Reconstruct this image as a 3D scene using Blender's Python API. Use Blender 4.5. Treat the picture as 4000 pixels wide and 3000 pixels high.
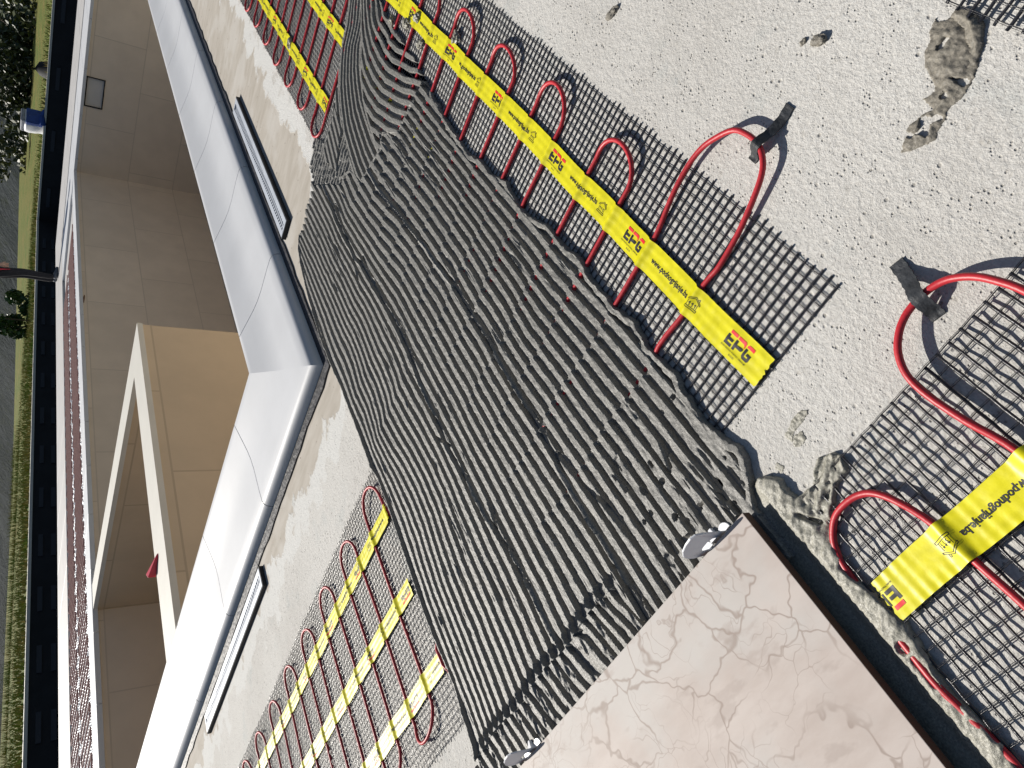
import bpy, bmesh, math, random
import numpy as np
from mathutils import Vector, Matrix
# ---------------------------------------------------------------- camera, world, sun, exposure
sc = bpy.context.scene
for o in list(bpy.data.objects): bpy.data.objects.remove(o)
CAMH = 0.65
R = np.array([[-0.41013249, -0.40889739, -0.81522651],
              [-0.65707405,  0.75237167, -0.04680344],
              [ 0.63249114,  0.51646857, -0.57724793]])
FPX = 2773.0
cam_d = bpy.data.cameras.new('camera'); cam = bpy.data.objects.new('camera', cam_d)
sc.collection.objects.link(cam)
cam.matrix_world = Matrix(((R[0][0], -R[1][0], -R[2][0], 0.0), (R[0][1], -R[1][1], -R[2][1], 0.0),
                           (R[0][2], -R[1][2], -R[2][2], CAMH), (0, 0, 0, 1)))
cam_d.sensor_width = 36.0; cam_d.lens = FPX / 4000 * 36.0
cam_d.clip_start = 0.02; cam_d.clip_end = 2000
sc.camera = cam
SUN_AZ, SUN_EL = math.radians(73), math.radians(37)
w = bpy.data.worlds.new('World'); sc.world = w; w.use_nodes = True
nt = w.node_tree; bg = nt.nodes['Background']
sky = nt.nodes.new('ShaderNodeTexSky'); sky.sky_type = 'NISHITA'; sky.sun_disc = False
sky.sun_elevation = SUN_EL; sky.sun_rotation = math.pi / 2 - SUN_AZ
nt.links.new(sky.outputs[0], bg.inputs[0]); bg.inputs[1].default_value = 0.05
sd = bpy.data.lights.new('sun', 'SUN'); sd.energy = 5.0; sd.angle = math.radians(0.5); sd.color = (1.0, 0.95, 0.87)
so = bpy.data.objects.new('sun', sd); sc.collection.objects.link(so)
so.rotation_euler = (math.radians(90) - SUN_EL, 0, SUN_AZ + math.pi / 2)
sc.view_settings.view_transform = 'Standard'; sc.view_settings.look = 'None'
sc.view_settings.exposure = 0.22; sc.view_settings.gamma = 1.0
rng = random.Random(7); nrg = np.random.default_rng(7)

# ---------------------------------------------------------------- helpers
def at(px, py, z=0.0):
    d = R.T @ np.array([(px - 2000) / FPX, (py - 1500) / FPX, 1.0]); t = (z - CAMH) / d[2]
    return np.array([0, 0, CAMH]) + d * t
C = sc.collection
def link(name, me, mat=None, parent=None, loc=None):
    o = bpy.data.objects.new(name, me); C.objects.link(o)
    if mat is not None: me.materials.append(mat)
    if parent is not None: o.parent = parent
    if loc is not None: o.location = loc
    return o
def tag(o, label=None, cat=None, group=None, kind=None):
    if label: o['label'] = label
    if cat: o['category'] = cat
    if group: o['group'] = group
    if kind: o['kind'] = kind
    return o
def empty(name, loc=(0, 0, 0), rz=0):
    o = bpy.data.objects.new(name, None); C.objects.link(o); o.location = loc; o.rotation_euler = (0, 0, rz)
    o.empty_display_size = .05; return o
def np_mesh(name, V, Fq, smooth=False):
    me = bpy.data.meshes.new(name); V = np.asarray(V, np.float32); Fq = np.asarray(Fq, np.int32)
    k = Fq.shape[1]
    me.vertices.add(len(V)); me.vertices.foreach_set('co', V.ravel())
    me.loops.add(Fq.size); me.loops.foreach_set('vertex_index', Fq.ravel())
    me.polygons.add(len(Fq)); me.polygons.foreach_set('loop_start', np.arange(0, Fq.size, k, dtype=np.int32))
    me.polygons.foreach_set('loop_total', np.full(len(Fq), k, np.int32))
    if smooth: me.polygons.foreach_set('use_smooth', np.ones(len(Fq), bool))
    me.update(calc_edges=True); me.validate(); return me
class MB:
    def __init__(s): s.v = []; s.f = []
    def add(s, vs, fs):
        n = len(s.v); s.v += [tuple(v) for v in vs]; s.f += [tuple(n + i for i in f) for f in fs]
    def box(s, x0, x1, y0, y1, z0, z1, M=None):
        vs = [Vector(p) for p in ((x0, y0, z0), (x1, y0, z0), (x1, y1, z0), (x0, y1, z0), (x0, y0, z1), (x1, y0, z1), (x1, y1, z1), (x0, y1, z1))]
        if M is not None: vs = [M @ v for v in vs]
        s.add(vs, [(0, 3, 2, 1), (4, 5, 6, 7), (0, 1, 5, 4), (1, 2, 6, 5), (2, 3, 7, 6), (3, 0, 4, 7)])
    def tube(s, pts, r, n=8, cap=True):
        pts = [Vector(p) for p in pts]; m = len(pts); rings = []
        rr = r if hasattr(r, '__len__') else [r] * m
        for i, p in enumerate(pts):
            t = (pts[min(i + 1, m - 1)] - pts[max(i - 1, 0)])
            t = t.normalized() if t.length > 1e-9 else Vector((1, 0, 0))
            up = Vector((0, 0, 1)) if abs(t.z) < .95 else Vector((1, 0, 0))
            a = t.cross(up).normalized(); b = t.cross(a)
            rings.append([p + (a * math.cos(2 * math.pi * k / n) + b * math.sin(2 * math.pi * k / n)) * rr[i] for k in range(n)])
        vs = [v for q in rings for v in q]; fs = []
        for i in range(m - 1):
            for k in range(n):
                fs.append((i * n + k, i * n + (k + 1) % n, (i + 1) * n + (k + 1) % n, (i + 1) * n + k))
        if cap: fs += [tuple(range(n)), tuple((m - 1) * n + k for k in reversed(range(n)))]
        s.add(vs, fs)
    def prism(s, poly, z0, z1):
        n = len(poly); s.add([(p[0], p[1], z0) for p in poly] + [(p[0], p[1], z1) for p in poly],
              [tuple(reversed(range(n))), tuple(range(n, 2 * n))] + [(i, (i + 1) % n, n + (i + 1) % n, n + i) for i in range(n)])
    def build(s, name, mat=None, parent=None, smooth=False, bevel=0, fixn=False):
        me = bpy.data.meshes.new(name); me.from_pydata(s.v, [], s.f)
        if fixn or bevel:
            bm = bmesh.new(); bm.from_mesh(me)
            bmesh.ops.recalc_face_normals(bm, faces=bm.faces)
            if bevel: bmesh.ops.bevel(bm, geom=[e for e in bm.edges if e.is_manifold and e.calc_face_angle(0) > .5], offset=bevel, segments=2, affect='EDGES', profile=.5)
            bm.to_mesh(me); bm.free()
        if smooth: me.polygons.foreach_set('use_smooth', [True] * len(me.polygons))
        me.update(); return link(name, me, mat, parent)
# noise in numpy
def _h(ix, iy, seed):
    n = (ix * 374761393 + iy * 668265263 + seed * 974711) & 0xffffffff
    n = ((n ^ (n >> 13)) * 1274126177) & 0xffffffff
    return ((n ^ (n >> 16)) & 0xffff) / 65535.0
def vn(x, y, seed=0):
    x = np.asarray(x, float); y = np.asarray(y, float)
    ix = np.floor(x).astype(np.int64); iy = np.floor(y).astype(np.int64); fx = x - ix; fy = y - iy
    fx = fx * fx * (3 - 2 * fx); fy = fy * fy * (3 - 2 * fy)
    a = _h(ix, iy, seed); b = _h(ix + 1, iy, seed); c = _h(ix, iy + 1, seed); d = _h(ix + 1, iy + 1, seed)
    return (a + (b - a) * fx) * (1 - fy) + (c + (d - c) * fx) * fy
def fbm(x, y, seed=0, o=3):
    s = 0; a = .5; t = 0
    for i in range(o): s = s + a * vn(x * 2 ** i, y * 2 ** i, seed + i * 17); t += a; a *= .5
    return s / t * 2 - 1
def sstep(a, b, x):
    t = np.clip((x - a) / (b - a), 0, 1); return t * t * (3 - 2 * t)
def inpoly(X, Y, P):
    c = np.zeros(X.shape, bool); n = len(P)
    for i in range(n):
        x1, y1 = P[i]; x2, y2 = P[(i + 1) % n]
        if y1 == y2: continue
        m = ((y1 > Y) != (y2 > Y)) & (X < (x2 - x1) * (Y - y1) / (y2 - y1) + x1); c ^= m
    return c
def pdist(X, Y, P, closed=False):
    d = np.full(X.shape, 1e9); n = len(P)
    for i in range(n if closed else n - 1):
        x1, y1 = P[i]; x2, y2 = P[(i + 1) % n]; dx, dy = x2 - x1, y2 - y1
        t = np.clip(((X - x1) * dx + (Y - y1) * dy) / (dx * dx + dy * dy + 1e-12), 0, 1)
        d = np.minimum(d, np.hypot(X - x1 - t * dx, Y - y1 - t * dy))
    return d
# ---------------------------------------------------------------- materials
class NG:
    def __init__(s, name):
        s.m = bpy.data.materials.new(name); s.m.use_nodes = True; s.t = s.m.node_tree; s.b = s.t.nodes['Principled BSDF']
        s.geo = s.t.nodes.new('ShaderNodeNewGeometry').outputs['Position']
        s.oc = s.t.nodes.new('ShaderNodeTexCoord').outputs['Object']
    def n(s, typ, **k):
        nd = s.t.nodes.new(typ)
        for a, v in k.items(): setattr(nd, a, v)
        return nd
    def set(s, sock, v):
        if isinstance(v, bpy.types.NodeSocket): s.t.links.new(v, sock)
        else: sock.default_value = v
    def noise(s, scale, detail=3, rough=.55, vec=None, dist=0, out=0):
        nd = s.n('ShaderNodeTexNoise'); s.set(nd.inputs['Vector'], vec if vec is not None else s.geo)
        nd.inputs['Scale'].default_value = scale; nd.inputs['Detail'].default_value = detail; nd.inputs['Roughness'].default_value = rough
        nd.inputs['Distortion'].default_value = dist; return nd.outputs[out]
    def voro(s, scale, feature='F1', vec=None, out='Distance', rand=1):
        nd = s.n('ShaderNodeTexVoronoi', feature=feature); s.set(nd.inputs['Vector'], vec if vec is not None else s.geo)
        nd.inputs['Scale'].default_value = scale; nd.inputs['Randomness'].default_value = rand; return nd.outputs[out]
    def math(s, op, a, b=0.0, c=0.0, clamp=False):
        nd = s.n('ShaderNodeMath', operation=op, use_clamp=clamp); s.set(nd.inputs[0], a); s.set(nd.inputs[1], b); s.set(nd.inputs[2], c); return nd.outputs[0]
    def ramp(s, v, a, b, lo=0., hi=1.):
        nd = s.n('ShaderNodeMapRange', interpolation_type='SMOOTHSTEP'); s.set(nd.inputs[0], v)
        for i, q in zip((1, 2, 3, 4), (a, b, lo, hi)): nd.inputs[i].default_value = q
        return nd.outputs[0]
    def mix(s, f, a, b, mode='MIX'):
        nd = s.n('ShaderNodeMix', data_type='RGBA', blend_type=mode); s.set(nd.inputs[0], f)
        for i, q in ((6, a), (7, b)):
            s.set(nd.inputs[i], (*q, 1) if isinstance(q, tuple) and len(q) == 3 else q)
        return nd.outputs[2]
    def map(s, vec, scale=(1, 1, 1), rot=(0, 0, 0), loc=(0, 0, 0)):
        nd = s.n('ShaderNodeMapping'); s.set(nd.inputs[0], vec); nd.inputs['Scale'].default_value = scale
        nd.inputs['Rotation'].default_value = rot; nd.inputs['Location'].default_value = loc; return nd.outputs[0]
    def sep(s, vec): nd = s.n('ShaderNodeSeparateXYZ'); s.set(nd.inputs[0], vec); return nd.outputs
    def bump(s, h, dist, strength=1., prev=None):
        nd = s.n('ShaderNodeBump'); s.set(nd.inputs['Height'], h); nd.inputs['Distance'].default_value = dist; nd.inputs['Strength'].default_value = strength
        if prev is not None: s.set(nd.inputs['Normal'], prev)
        return nd.outputs[0]
    def done(s, col=None, rough=None, bump=None, spec=None, metal=None):
        if col is not None: s.set(s.b.inputs['Base Color'], (*col, 1) if isinstance(col, tuple) and len(col) == 3 else col)
        if rough is not None: s.set(s.b.inputs['Roughness'], rough)
        if bump is not None: s.set(s.b.inputs['Normal'], bump)
        if spec is not None: s.set(s.b.inputs['Specular IOR Level'], spec)
        if metal is not None: s.set(s.b.inputs['Metallic'], metal)
        return s.m
def simple(name, col, rough=.6, var=.12, vs=40, bumpd=0, bs=200, spec=.5, metal=0):
    g = NG(name); n = g.noise(vs, 4)
    c = g.mix(g.ramp(n, .3, .7), tuple(x * (1 - var) for x in col), tuple(min(1, x * (1 + var)) for x in col))
    b = g.bump(g.noise(bs, 3), bumpd) if bumpd else None
    return g.done(c, rough, b, spec, metal)

def mat_concrete():
    g = NG('raw_concrete'); big = g.noise(3.2, 4); mid = g.noise(28, 5, .65); fine = g.noise(260, 4, .7); sp = g.noise(700, 2)
    c = g.mix(g.ramp(big, .35, .65), (.52, .505, .475), (.61, .60, .57))
    c = g.mix(g.ramp(mid, .3, .75, 0, .7), c, (.62, .605, .575))
    c = g.mix(g.ramp(g.noise(9, 3, .6), .55, .78, 0, .55), c, (.42, .46, .455))
    c = g.mix(g.ramp(g.noise(60, 3, .6), .62, .74, 0, .45), c, (.38, .355, .31))
    c = g.mix(g.ramp(fine, .35, .62, .4, 0), c, (.34, .32, .29))
    c = g.mix(g.ramp(g.noise(430, 2, .6), .63, .72, 0, .75), c, (.12, .11, .10))
    pits = g.ramp(g.voro(75, vec=g.map(g.geo, (1, 1, 1))), .06, .2)
    pm = g.ramp(g.noise(14, 2), .50, .60)
    pit = g.math('MULTIPLY', g.math('SUBTRACT', 1., pits), pm)
    pits2 = g.math('MULTIPLY', g.ramp(g.voro(190), .3, .08), g.ramp(g.noise(40, 2), .5, .58))
    c = g.mix(g.math('MULTIPLY', g.math('MAXIMUM', pit, pits2), .6), c, (.17, .155, .13))
    # trowelled cream skim coat next to the coping
    xyz = g.sep(g.geo); wob = g.math('MULTIPLY', g.math('SUBTRACT', g.noise(7, 4, .6), .5), .38)
    d = g.math('ADD', g.math('MINIMUM', g.math('SUBTRACT', xyz[0], 1.235), g.math('SUBTRACT', xyz[1], .80)), wob)
    sk = g.ramp(d, -.006, .006)
    streak = g.noise(30, 4, .6, vec=g.map(g.geo, (1, .25, 1)))
    cc = g.mix(g.ramp(streak, .25, .75), (.37, .335, .285), (.46, .425, .375))
    cc = g.mix(g.ramp(g.noise(5, 3), .5, .66, 0, .7), cc, (.50, .475, .435))
    cc = g.mix(g.ramp(g.noise(55, 3), .66, .72, 0, .8), cc, (.16, .13, .10))
    pale = g.ramp(g.math('ABSOLUTE', g.math('ADD', d, .045)), .045, .03)
    c = g.mix(g.math('MULTIPLY', pale, .7), c, (.62, .62, .60))
    c = g.mix(sk, c, cc)
    rough_h = g.math('ADD', g.math('MULTIPLY', fine, .9), g.math('MULTIPLY', g.noise(90, 4, .6), 1.2))
    rough_h = g.math('ADD', rough_h, g.math('MULTIPLY', sp, .35))
    h = g.math('SUBTRACT', rough_h, g.math('MULTIPLY', g.math('MAXIMUM', pit, pits2), 1.0))
    h2 = g.math('MULTIPLY', streak, .35)
    hm = g.n('ShaderNodeMix', data_type='FLOAT'); g.set(hm.inputs[0], sk); g.set(hm.inputs[2], h); g.set(hm.inputs[3], h2)
    hh = g.math('ADD', hm.outputs[0], g.math('MULTIPLY', g.ramp(d, -.012, .008), .8))
    return g.done(c, .85, g.bump(hh, .0017, .8), .3)
def mat_mortar(name='wet_mortar', base=(.15, .145, .13), r0=.48, r1=.66):
    g = NG(name); fine = g.noise(480, 3, .8); mid = g.noise(160, 3); big = g.noise(10, 3)
    c = g.mix(g.ramp(fine, .35, .7), tuple(b * .7 for b in base), tuple(b * 1.55 for b in base))
    c = g.mix(g.ramp(big, .35, .7, 0, .35), c, tuple(b * 1.3 for b in base))
    h = g.math('ADD', g.math('MULTIPLY', fine, .8), g.math('MULTIPLY', mid, .7))
    return g.done(c, g.ramp(g.noise(500, 2), .3, .7, r0, r1), g.bump(h, .0009, .9), 1.0)
def mat_tile():
    g = NG('beige_porcelain'); p = g.geo
    warp = g.n('ShaderNodeVectorMath', operation='MULTIPLY_ADD'); g.set(warp.inputs[0], g.noise(7, 4, .6, out=1)); warp.inputs[1].default_value = (.16, .16, 0); g.set(warp.inputs[2], p)
    v = warp.outputs[0]
    e1 = g.voro(14, 'DISTANCE_TO_EDGE', v); e2 = g.voro(34, 'DISTANCE_TO_EDGE', v)
    m1 = g.math('MULTIPLY', g.ramp(e1, .030, .003), g.ramp(g.noise(6, 2), .38, .55))
    m2 = g.math('MULTIPLY', g.ramp(e2, .026, .002), g.ramp(g.noise(9, 2, vec=g.map(p, loc=(3, 1, 0))), .42, .6))
    streak = g.noise(22, 5, .62, vec=g.map(p, (1, .35, 1), (0, 0, .5)))
    c = g.mix(g.ramp(streak, .3, .7), (.42, .355, .32), (.50, .44, .405))
    c = g.mix(g.ramp(g.noise(5, 4, .6), .42, .62, 0, .75), c, (.46, .44, .418))
    c = g.mix(g.ramp(g.noise(34, 4, .6, vec=g.map(p, (1, .4, 1))), .56, .66, 0, .5), c, (.34, .28, .25))
    c = g.mix(g.math('MULTIPLY', m1, .75), c, (.25, .19, .16)); c = g.mix(g.math('MULTIPLY', m2, .65), c, (.27, .21, .18))
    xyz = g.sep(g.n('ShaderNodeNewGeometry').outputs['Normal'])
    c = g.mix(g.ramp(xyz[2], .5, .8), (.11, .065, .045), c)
    return g.done(c, .6, g.bump(g.noise(90, 4, .6, vec=g.map(p, (1, .35, 1), (0, 0, .5))), .0004, .4), .3)
def mat_pool(name, col):
    g = NG(name); p = g.oc; xyz = g.sep(p)
    cmb = g.n('ShaderNodeCombineXYZ'); g.set(cmb.inputs[0], g.math('ADD', xyz[0], xyz[1])); g.set(cmb.inputs[1], g.math('ADD', xyz[2], .03))
    br = g.n('ShaderNodeTexBrick'); g.set(br.inputs['Vector'], cmb.outputs[0]); br.offset = .5
    br.inputs['Scale'].default_value = 1; br.inputs['Brick Width'].default_value = 1.2; br.inputs['Row Height'].default_value = .6
    br.inputs['Mortar Size'].default_value = .006; br.inputs['Mortar Smooth'].default_value = .3; br.inputs['Bias'].default_value = 0
    br.inputs['Color1'].default_value = (*col, 1); br.inputs['Color2'].default_value = tuple(x * .9 for x in col) + (1,); br.inputs['Mortar'].default_value = tuple(x * .72 for x in col) + (1,)
    n = g.noise(3.5, 5, .6); c = g.mix(g.ramp(n, .3, .7, 0, .35), br.outputs[0], tuple(x * .72 for x in col))
    return g.done(c, .5, g.bump(g.noise(30, 3), .001, .4), .4)
def mat_white(name, col, bd=.0004, rough=.5):
    g = NG(name); n = g.noise(5, 4); c = g.mix(g.ramp(n, .3, .7), tuple(x * .94 for x in col), col)
    c = g.mix(g.ramp(g.noise(140, 3), .68, .76, 0, .35), c, (.35, .33, .30))
    c = g.mix(g.ramp(g.noise(1.7, 5, .65), .55, .75, 0, .18), c, (.52, .50, .46))
    return g.done(c, rough, g.bump(g.noise(350, 3, .7), bd, .6), .4)
M = {}
M['conc'] = mat_concrete(); M['mortar'] = mat_mortar(); M['drymortar'] = mat_mortar('drying_mortar', (.155, .14, .112), .6, .85)
M['tile'] = mat_tile(); M['pool'] = mat_pool('pool_tile', (.66, .57, .47)); M['pool_bounce'] = mat_pool('pool_tile_bounce', (.58, .46, .32))  # second pool tile: warm bounce light on the inner wall put into its colour
M['white'] = mat_white('white_coping', (.58, .59, .61)); M['cream'] = mat_white('cream_stone', (.62, .60, .54))
M['joint'] = simple('coping_joint', (.30, .32, .34), .8)
M['strand'] = simple('black_mesh_yarn', (.022, .022, .027), .28, .2, 300, .0003, 900, .7)
M['cable'] = simple('red_cable', (.46, .018, .028), .45, .08, 30, .0002, 300, .55)
M['tape'] = simple('yellow_tape', (.70, .64, .008), .42, .10, 60, .0004, 60, .45)
M['ink'] = simple('black_ink', (.018, .017, .02), .5); M['redink'] = simple('red_ink', (.72, .015, .02), .5)
M['plastic'] = simple('white_plastic', (.74, .75, .78), .35, .05, 40)
M['strap'] = simple('black_fabric_tape', (.028, .031, .036), .6, .4, 60, .0012, 160)
M['steel_glint'] = simple('steel_and_mesh_glint', (.62, .65, .70), .38, .06, 30, .0003, 200, .5, .25)
M['black'] = simple('plain_black', (.012, .012, .014), .7)
M['nearblack'] = simple('strip_black', (.02, .02, .025), .55, .4, 30, .004, 60)
M['shade_stone'] = simple('wall_shade_and_stone', (.010, .011, .014), .8, .3, 2)  # near-black carries the shade of the sunken area; the dark stone shares it
M['bluegrey'] = simple('blue_grey', (.022, .028, .04), .6)
g = NG('water'); g.done((.34, .36, .31), .2, g.bump(g.noise(3, 3), .02, .3), .5); M['water'] = g.m
g = NG('lawn'); n = g.noise(1.2, 4); c = g.mix(g.ramp(n, .35, .65), (.11, .16, .022), (.24, .19, .05)); c = g.mix(g.ramp(g.noise(14, 3), .3, .7, 0, .6), c, (.06, .09, .02)); M['lawn'] = g.done(c, .9, g.bump(g.noise(20, 3), .05, 1), .2)
g = NG('far_hill'); n = g.noise(.09, 6, .65); c = g.mix(g.ramp(n, .4, .62), (.018, .027, .028), (.042, .052, .055)); c = g.mix(g.ramp(g.noise(.5, 5, .7), .5, .7, 0, .8), c, (.025, .035, .018)); M['hill'] = g.done(c, .9, g.bump(g.noise(.8, 5, .7), 1.5, 1), .1)
g = NG('grass_blade'); n = g.noise(.8, 3); c = g.mix(g.ramp(n, .4, .6), (.13, .19, .02), (.27, .22, .06)); M['blade'] = g.done(c, .7, None, .3)
g = NG('leaf'); n = g.noise(1.6, 3); c = g.mix(g.ramp(n, .4, .62), (.018, .032, .012), (.085, .10, .035)); M['leaf'] = g.done(c, .5, None, .4)
g = NG('bush_leaf'); n = g.noise(2.5, 3); c = g.mix(g.ramp(n, .4, .62), (.02, .05, .012), (.06, .12, .03)); M['leafg'] = g.done(c, .5, None, .4)
M['bark'] = simple('bark', (.07, .05, .035), .9, .3, 20)
M['deck'] = simple('terrace_stone', (.50, .485, .47), .5, .06, 4)
M['red'] = simple('red_plastic', (.55, .02, .05), .4)
M['brown'] = simple('dry_leaf', (.13, .06, .025), .8)

# ================================================================ SETTING
PX, PY, ZL = 1.71, 1.415, .060      # pool inner edge lines and lip height
CX, CY = 1.363, 1.088               # outer faces of the coping arms
FX, FY = 10.88, 5.46                # far pool walls
EX, EY = 14.45, 8.95                # outer edges of the far terrace
def sheet(name, quads, mat, label=None):
    me = bpy.data.meshes.new(name); vs = []; fs = []
    for q in quads:
        fs.append(tuple(range(len(vs), len(vs) + len(q)))); vs += list(q)
    me.from_pydata(vs, [], fs); me.update(); o = link(name, me, mat); tag(o, kind='structure'); return o
z = 0.0
ox, oy = CX + .06, CY + .06
floor = sheet('concrete_deck', [[(-3, -6, z), (EX, -6, z), (EX, oy, z), (ox, oy, z), (-3, oy, z)],
                        [(-3, oy, z), (ox, oy, z), (ox, 12, z), (-3, 12, z)]], M['conc'])
mb = MB()
mb.box(FX + .02, EX, 1.5, EY, -.35, -.004); mb.box(ox + .1, FX + .02, FY + .02, EY, -.35, -.004)
ft = mb.build('far_terrace', M['deck']); tag(ft, kind='structure')
# pool basin
mb = MB()
zb = -1.75
mb.add([(PX, PY, zb), (FX, PY, zb), (FX, FY, zb), (PX, FY, zb)], [(0, 1, 2, 3)])
pf = mb.build('pool_floor', M['pool']); tag(pf, kind='structure')
pw = MB(); pw.add([(PX, FY, zb), (FX, FY, zb), (FX, FY, .02), (PX, FY, .02)], [(0, 1, 2, 3)])
pw.add([(PX, PY, zb), (PX, FY, zb), (PX, FY, .0), (PX, PY, .0)], [(0, 1, 2, 3)])
pw.add([(PX, PY, zb), (PX, PY, .0), (FX, PY, .0), (FX, PY, zb)], [(0, 1, 2, 3)])
# far x wall with an opening for the skimmer
sy0, sy1, sz0, sz1 = 4.075, 4.46, -.195, -.005
for (a, b, c_, d_) in ((PY, sy0, zb, .02), (sy1, FY, zb, .02), (sy0, sy1, zb, sz0), (sy0, sy1, sz1, .02)):
    pw.add([(FX, a, c_), (FX, b, c_), (FX, b, d_), (FX, a, d_)], [(0, 1, 2, 3)])
o = pw.build('pool_wall', M['pool']); tag(o, 'beige tiled inner walls of the empty pool', 'pool wall')
wt = MB(); wt.add([(PX, PY, -1.62), (FX, PY, -1.62), (FX, FY, -1.62), (PX, FY, -1.62)], [(0, 1, 2, 3)])
o = wt.build('pool_water', M['water']); tag(o, kind='structure')
# skimmer
sk = empty('skimmer', (FX, (sy0 + sy1) / 2, (sz0 + sz1) / 2)); tag(sk, 'rectangular skimmer opening with dark frame in the far right pool wall', 'skimmer')
mb = MB(); hy, hz = (sy1 - sy0) / 2, (sz1 - sz0) / 2
for (a, b, c_, d_) in ((-hy - .012, hy + .012, hz, hz + .014), (-hy - .012, hy + .012, -hz - .014, -hz), (-hy - .012, -hy, -hz, hz), (hy, hy + .012, -hz, hz)):
    mb.box(-.012, .01, a, b, c_, d_)
mb.build('frame', M['black'], sk)
mb = MB(); D = .24
mb.add([(0, -hy, -hz), (D, -hy, -hz), (D, -hy, hz), (0, -hy, hz)], [(0, 1, 2, 3)]); mb.add([(0, hy, -hz), (D, hy, -hz), (D, hy, hz), (0, hy, hz)], [(0, 1, 2, 3)])
mb.add([(0, -hy, -hz), (D, -hy, -hz), (D, hy, -hz), (0, hy, -hz)], [(0, 1, 2, 3)]); mb.add([(0, -hy, hz), (D, -hy, hz), (D, hy, hz), (0, hy, hz)], [(0, 1, 2, 3)])
mb.add([(D, -hy, -hz), (D, hy, -hz), (D, hy, hz), (D, -hy, hz)], [(0, 1, 2, 3)])
mb.build('throat', M['cream'], sk)
mb = MB(); mb.box(D - .07, D - .004, -hy + .01, .03, -hz + .05, hz - .015); mb.build('mouth', M['black'], sk)  # black block stands in for the dark inside of the opening
# L-shaped inner wall
iw = empty('inner_pool_wall', (3.84, 2.84, 0)); tag(iw, 'L-shaped tiled wall inside the pool with a narrow cream top', 'pool wall')
ax, ay = 0.0, 0.0; th = .205; zt = .045
mb = MB()
mb.box(PX - 3.84, 0, 0, th * 1.15, zb, zt - .03); mb.box(-th, -.0005, th * 1.15, FY - 2.84, zb, zt - .03)
mb.build('tiled_wall', M['pool_bounce'], iw)
mb = MB(); L1 = PX - 3.84
mb.add([(L1, -.006, zt), (.006, -.006, zt), (.006, FY - 2.84, zt), (-th - .006, FY - 2.84, zt), (-th - .006, th * 1.15, zt), (L1, th * 1.15, zt),
        (L1, -.006, zt - .03), (.006, -.006, zt - .03), (.006, FY - 2.84, zt - .03), (-th - .006, FY - 2.84, zt - .03), (-th - .006, th * 1.15, zt - .03), (L1, th * 1.15, zt - .03)],
       [(0, 1, 2, 3, 4, 5), (11, 10, 9, 8, 7, 6), (0, 6, 7, 1), (1, 7, 8, 2), (2, 8, 9, 3), (3, 9, 10, 4), (4, 10, 11, 5), (5, 11, 6, 0)])
mb.build('top_slab', M['cream'], iw)
# red wedge, leaf
mb = MB(); a = Vector((2.253, 2.977, zt + .001)); b = Vector((2.20, 3.09, zt + .001)); c_ = Vector((2.245, 3.125, zt + .001))
mb.add([a, b, c_, a + Vector((0, .004, .006)), b + Vector((0, 0, .035)), c_ + Vector((0, 0, .035))], [(0, 2, 1), (3, 4, 5), (0, 1, 4, 3), (1, 2, 5, 4), (2, 0, 3, 5)])
o = mb.build('wedge', M['red'], bevel=.002); tag(o, 'small red plastic wedge lying on the cream top of the inner pool wall', 'wedge')
mb = MB()
for k in range(5):
    t = k / 4; mb.box(7.70 + t * .11, 7.735 + t * .11, FY - .008 - .004 * math.sin(t * 3), FY - .003, .012 - t * .01 - .012, .012 - t * .01 + .004 * math.sin(3 * t + .3))
o = mb.build('dry_leaf', M['brown'], bevel=.001); tag(o, 'small brown dry leaf stuck at the top of the far left pool wall', 'leaf')

# near coping: lofted profile, split into blocks
def coping_profile(inner):   # (distance across from outer face, z)
    L = inner
    return [(0, .002), (.0005, .012), (.004, .022), (.012, .0295), (.024, .0325), (.06, .0335), (.15, .0335), (.19, .0355), (.225, .0395), (.26, .0455), (.295, .052), (.325, .0575), (L - .006, .0605), (L - .001, .0585), (L, .053), (L, .01)]
Wc = PX - CX
prof = coping_profile(Wc)
def coping_block(a0, a1, arm, gap=.0022, corner=False, mat=None):
    """a0,a1 along-arm coordinates; arm 'A' runs along +x, 'B' along +y"""
    mb = MB(); vs = []; n = len(prof)
    def pt(d, zz, along):
        return (along, CY + d * (PY - CY) / Wc, zz) if arm == 'A' else (CX + d, along, zz)
    for k, al in enumerate((a0, a1)):
        for (d, zz) in prof:
            if corner and k == 0:
                vs.append((CX + d, CY + d * (PY - CY) / Wc, zz))
            else:
                vs.append(pt(d, zz, al))
    fs = [(i, i + 1, n + i + 1, n + i) for i in range(n - 1)] + [(n - 1, 0, n, 2 * n - 1), tuple(range(n)), tuple(reversed(range(n, 2 * n)))]
    mb.add(vs, fs); return mb
JA = [None, 1.884, 2.447, 3.010, 3.573, 4.136, 4.70, 5.26, 5.82, 6.39, 6.95, 7.51, 8.08, 8.64, 9.2, 9.77, 10.33, FX + .4]
JB = [None, 1.626, 2.173, 2.720, 3.267, 3.814, 4.361, 4.908, FY + .4]
ordn = ['first', 'second', 'third', 'fourth', 'fifth', 'sixth', 'seventh', 'eighth', 'ninth', 'tenth', 'eleventh', 'twelfth', 'thirteenth', 'fourteenth', 'fifteenth', 'sixteenth', 'seventeenth']
corner = empty('coping_block', (0, 0, 0)); tag(corner, 'mitred corner block of the white coping, at the pool corner nearest the mortar', 'coping block', 'white coping blocks round the pool')
g_ = .0018
mA = coping_block(CX, JA[1] - g_, 'A', corner=True); mB_ = coping_block(CY, JB[1] - g_, 'B', corner=True)
mA.build('right_arm', M['white'], corner, smooth=False, fixn=True); mB_.build('left_arm', M['white'], corner, fixn=True)
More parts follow.
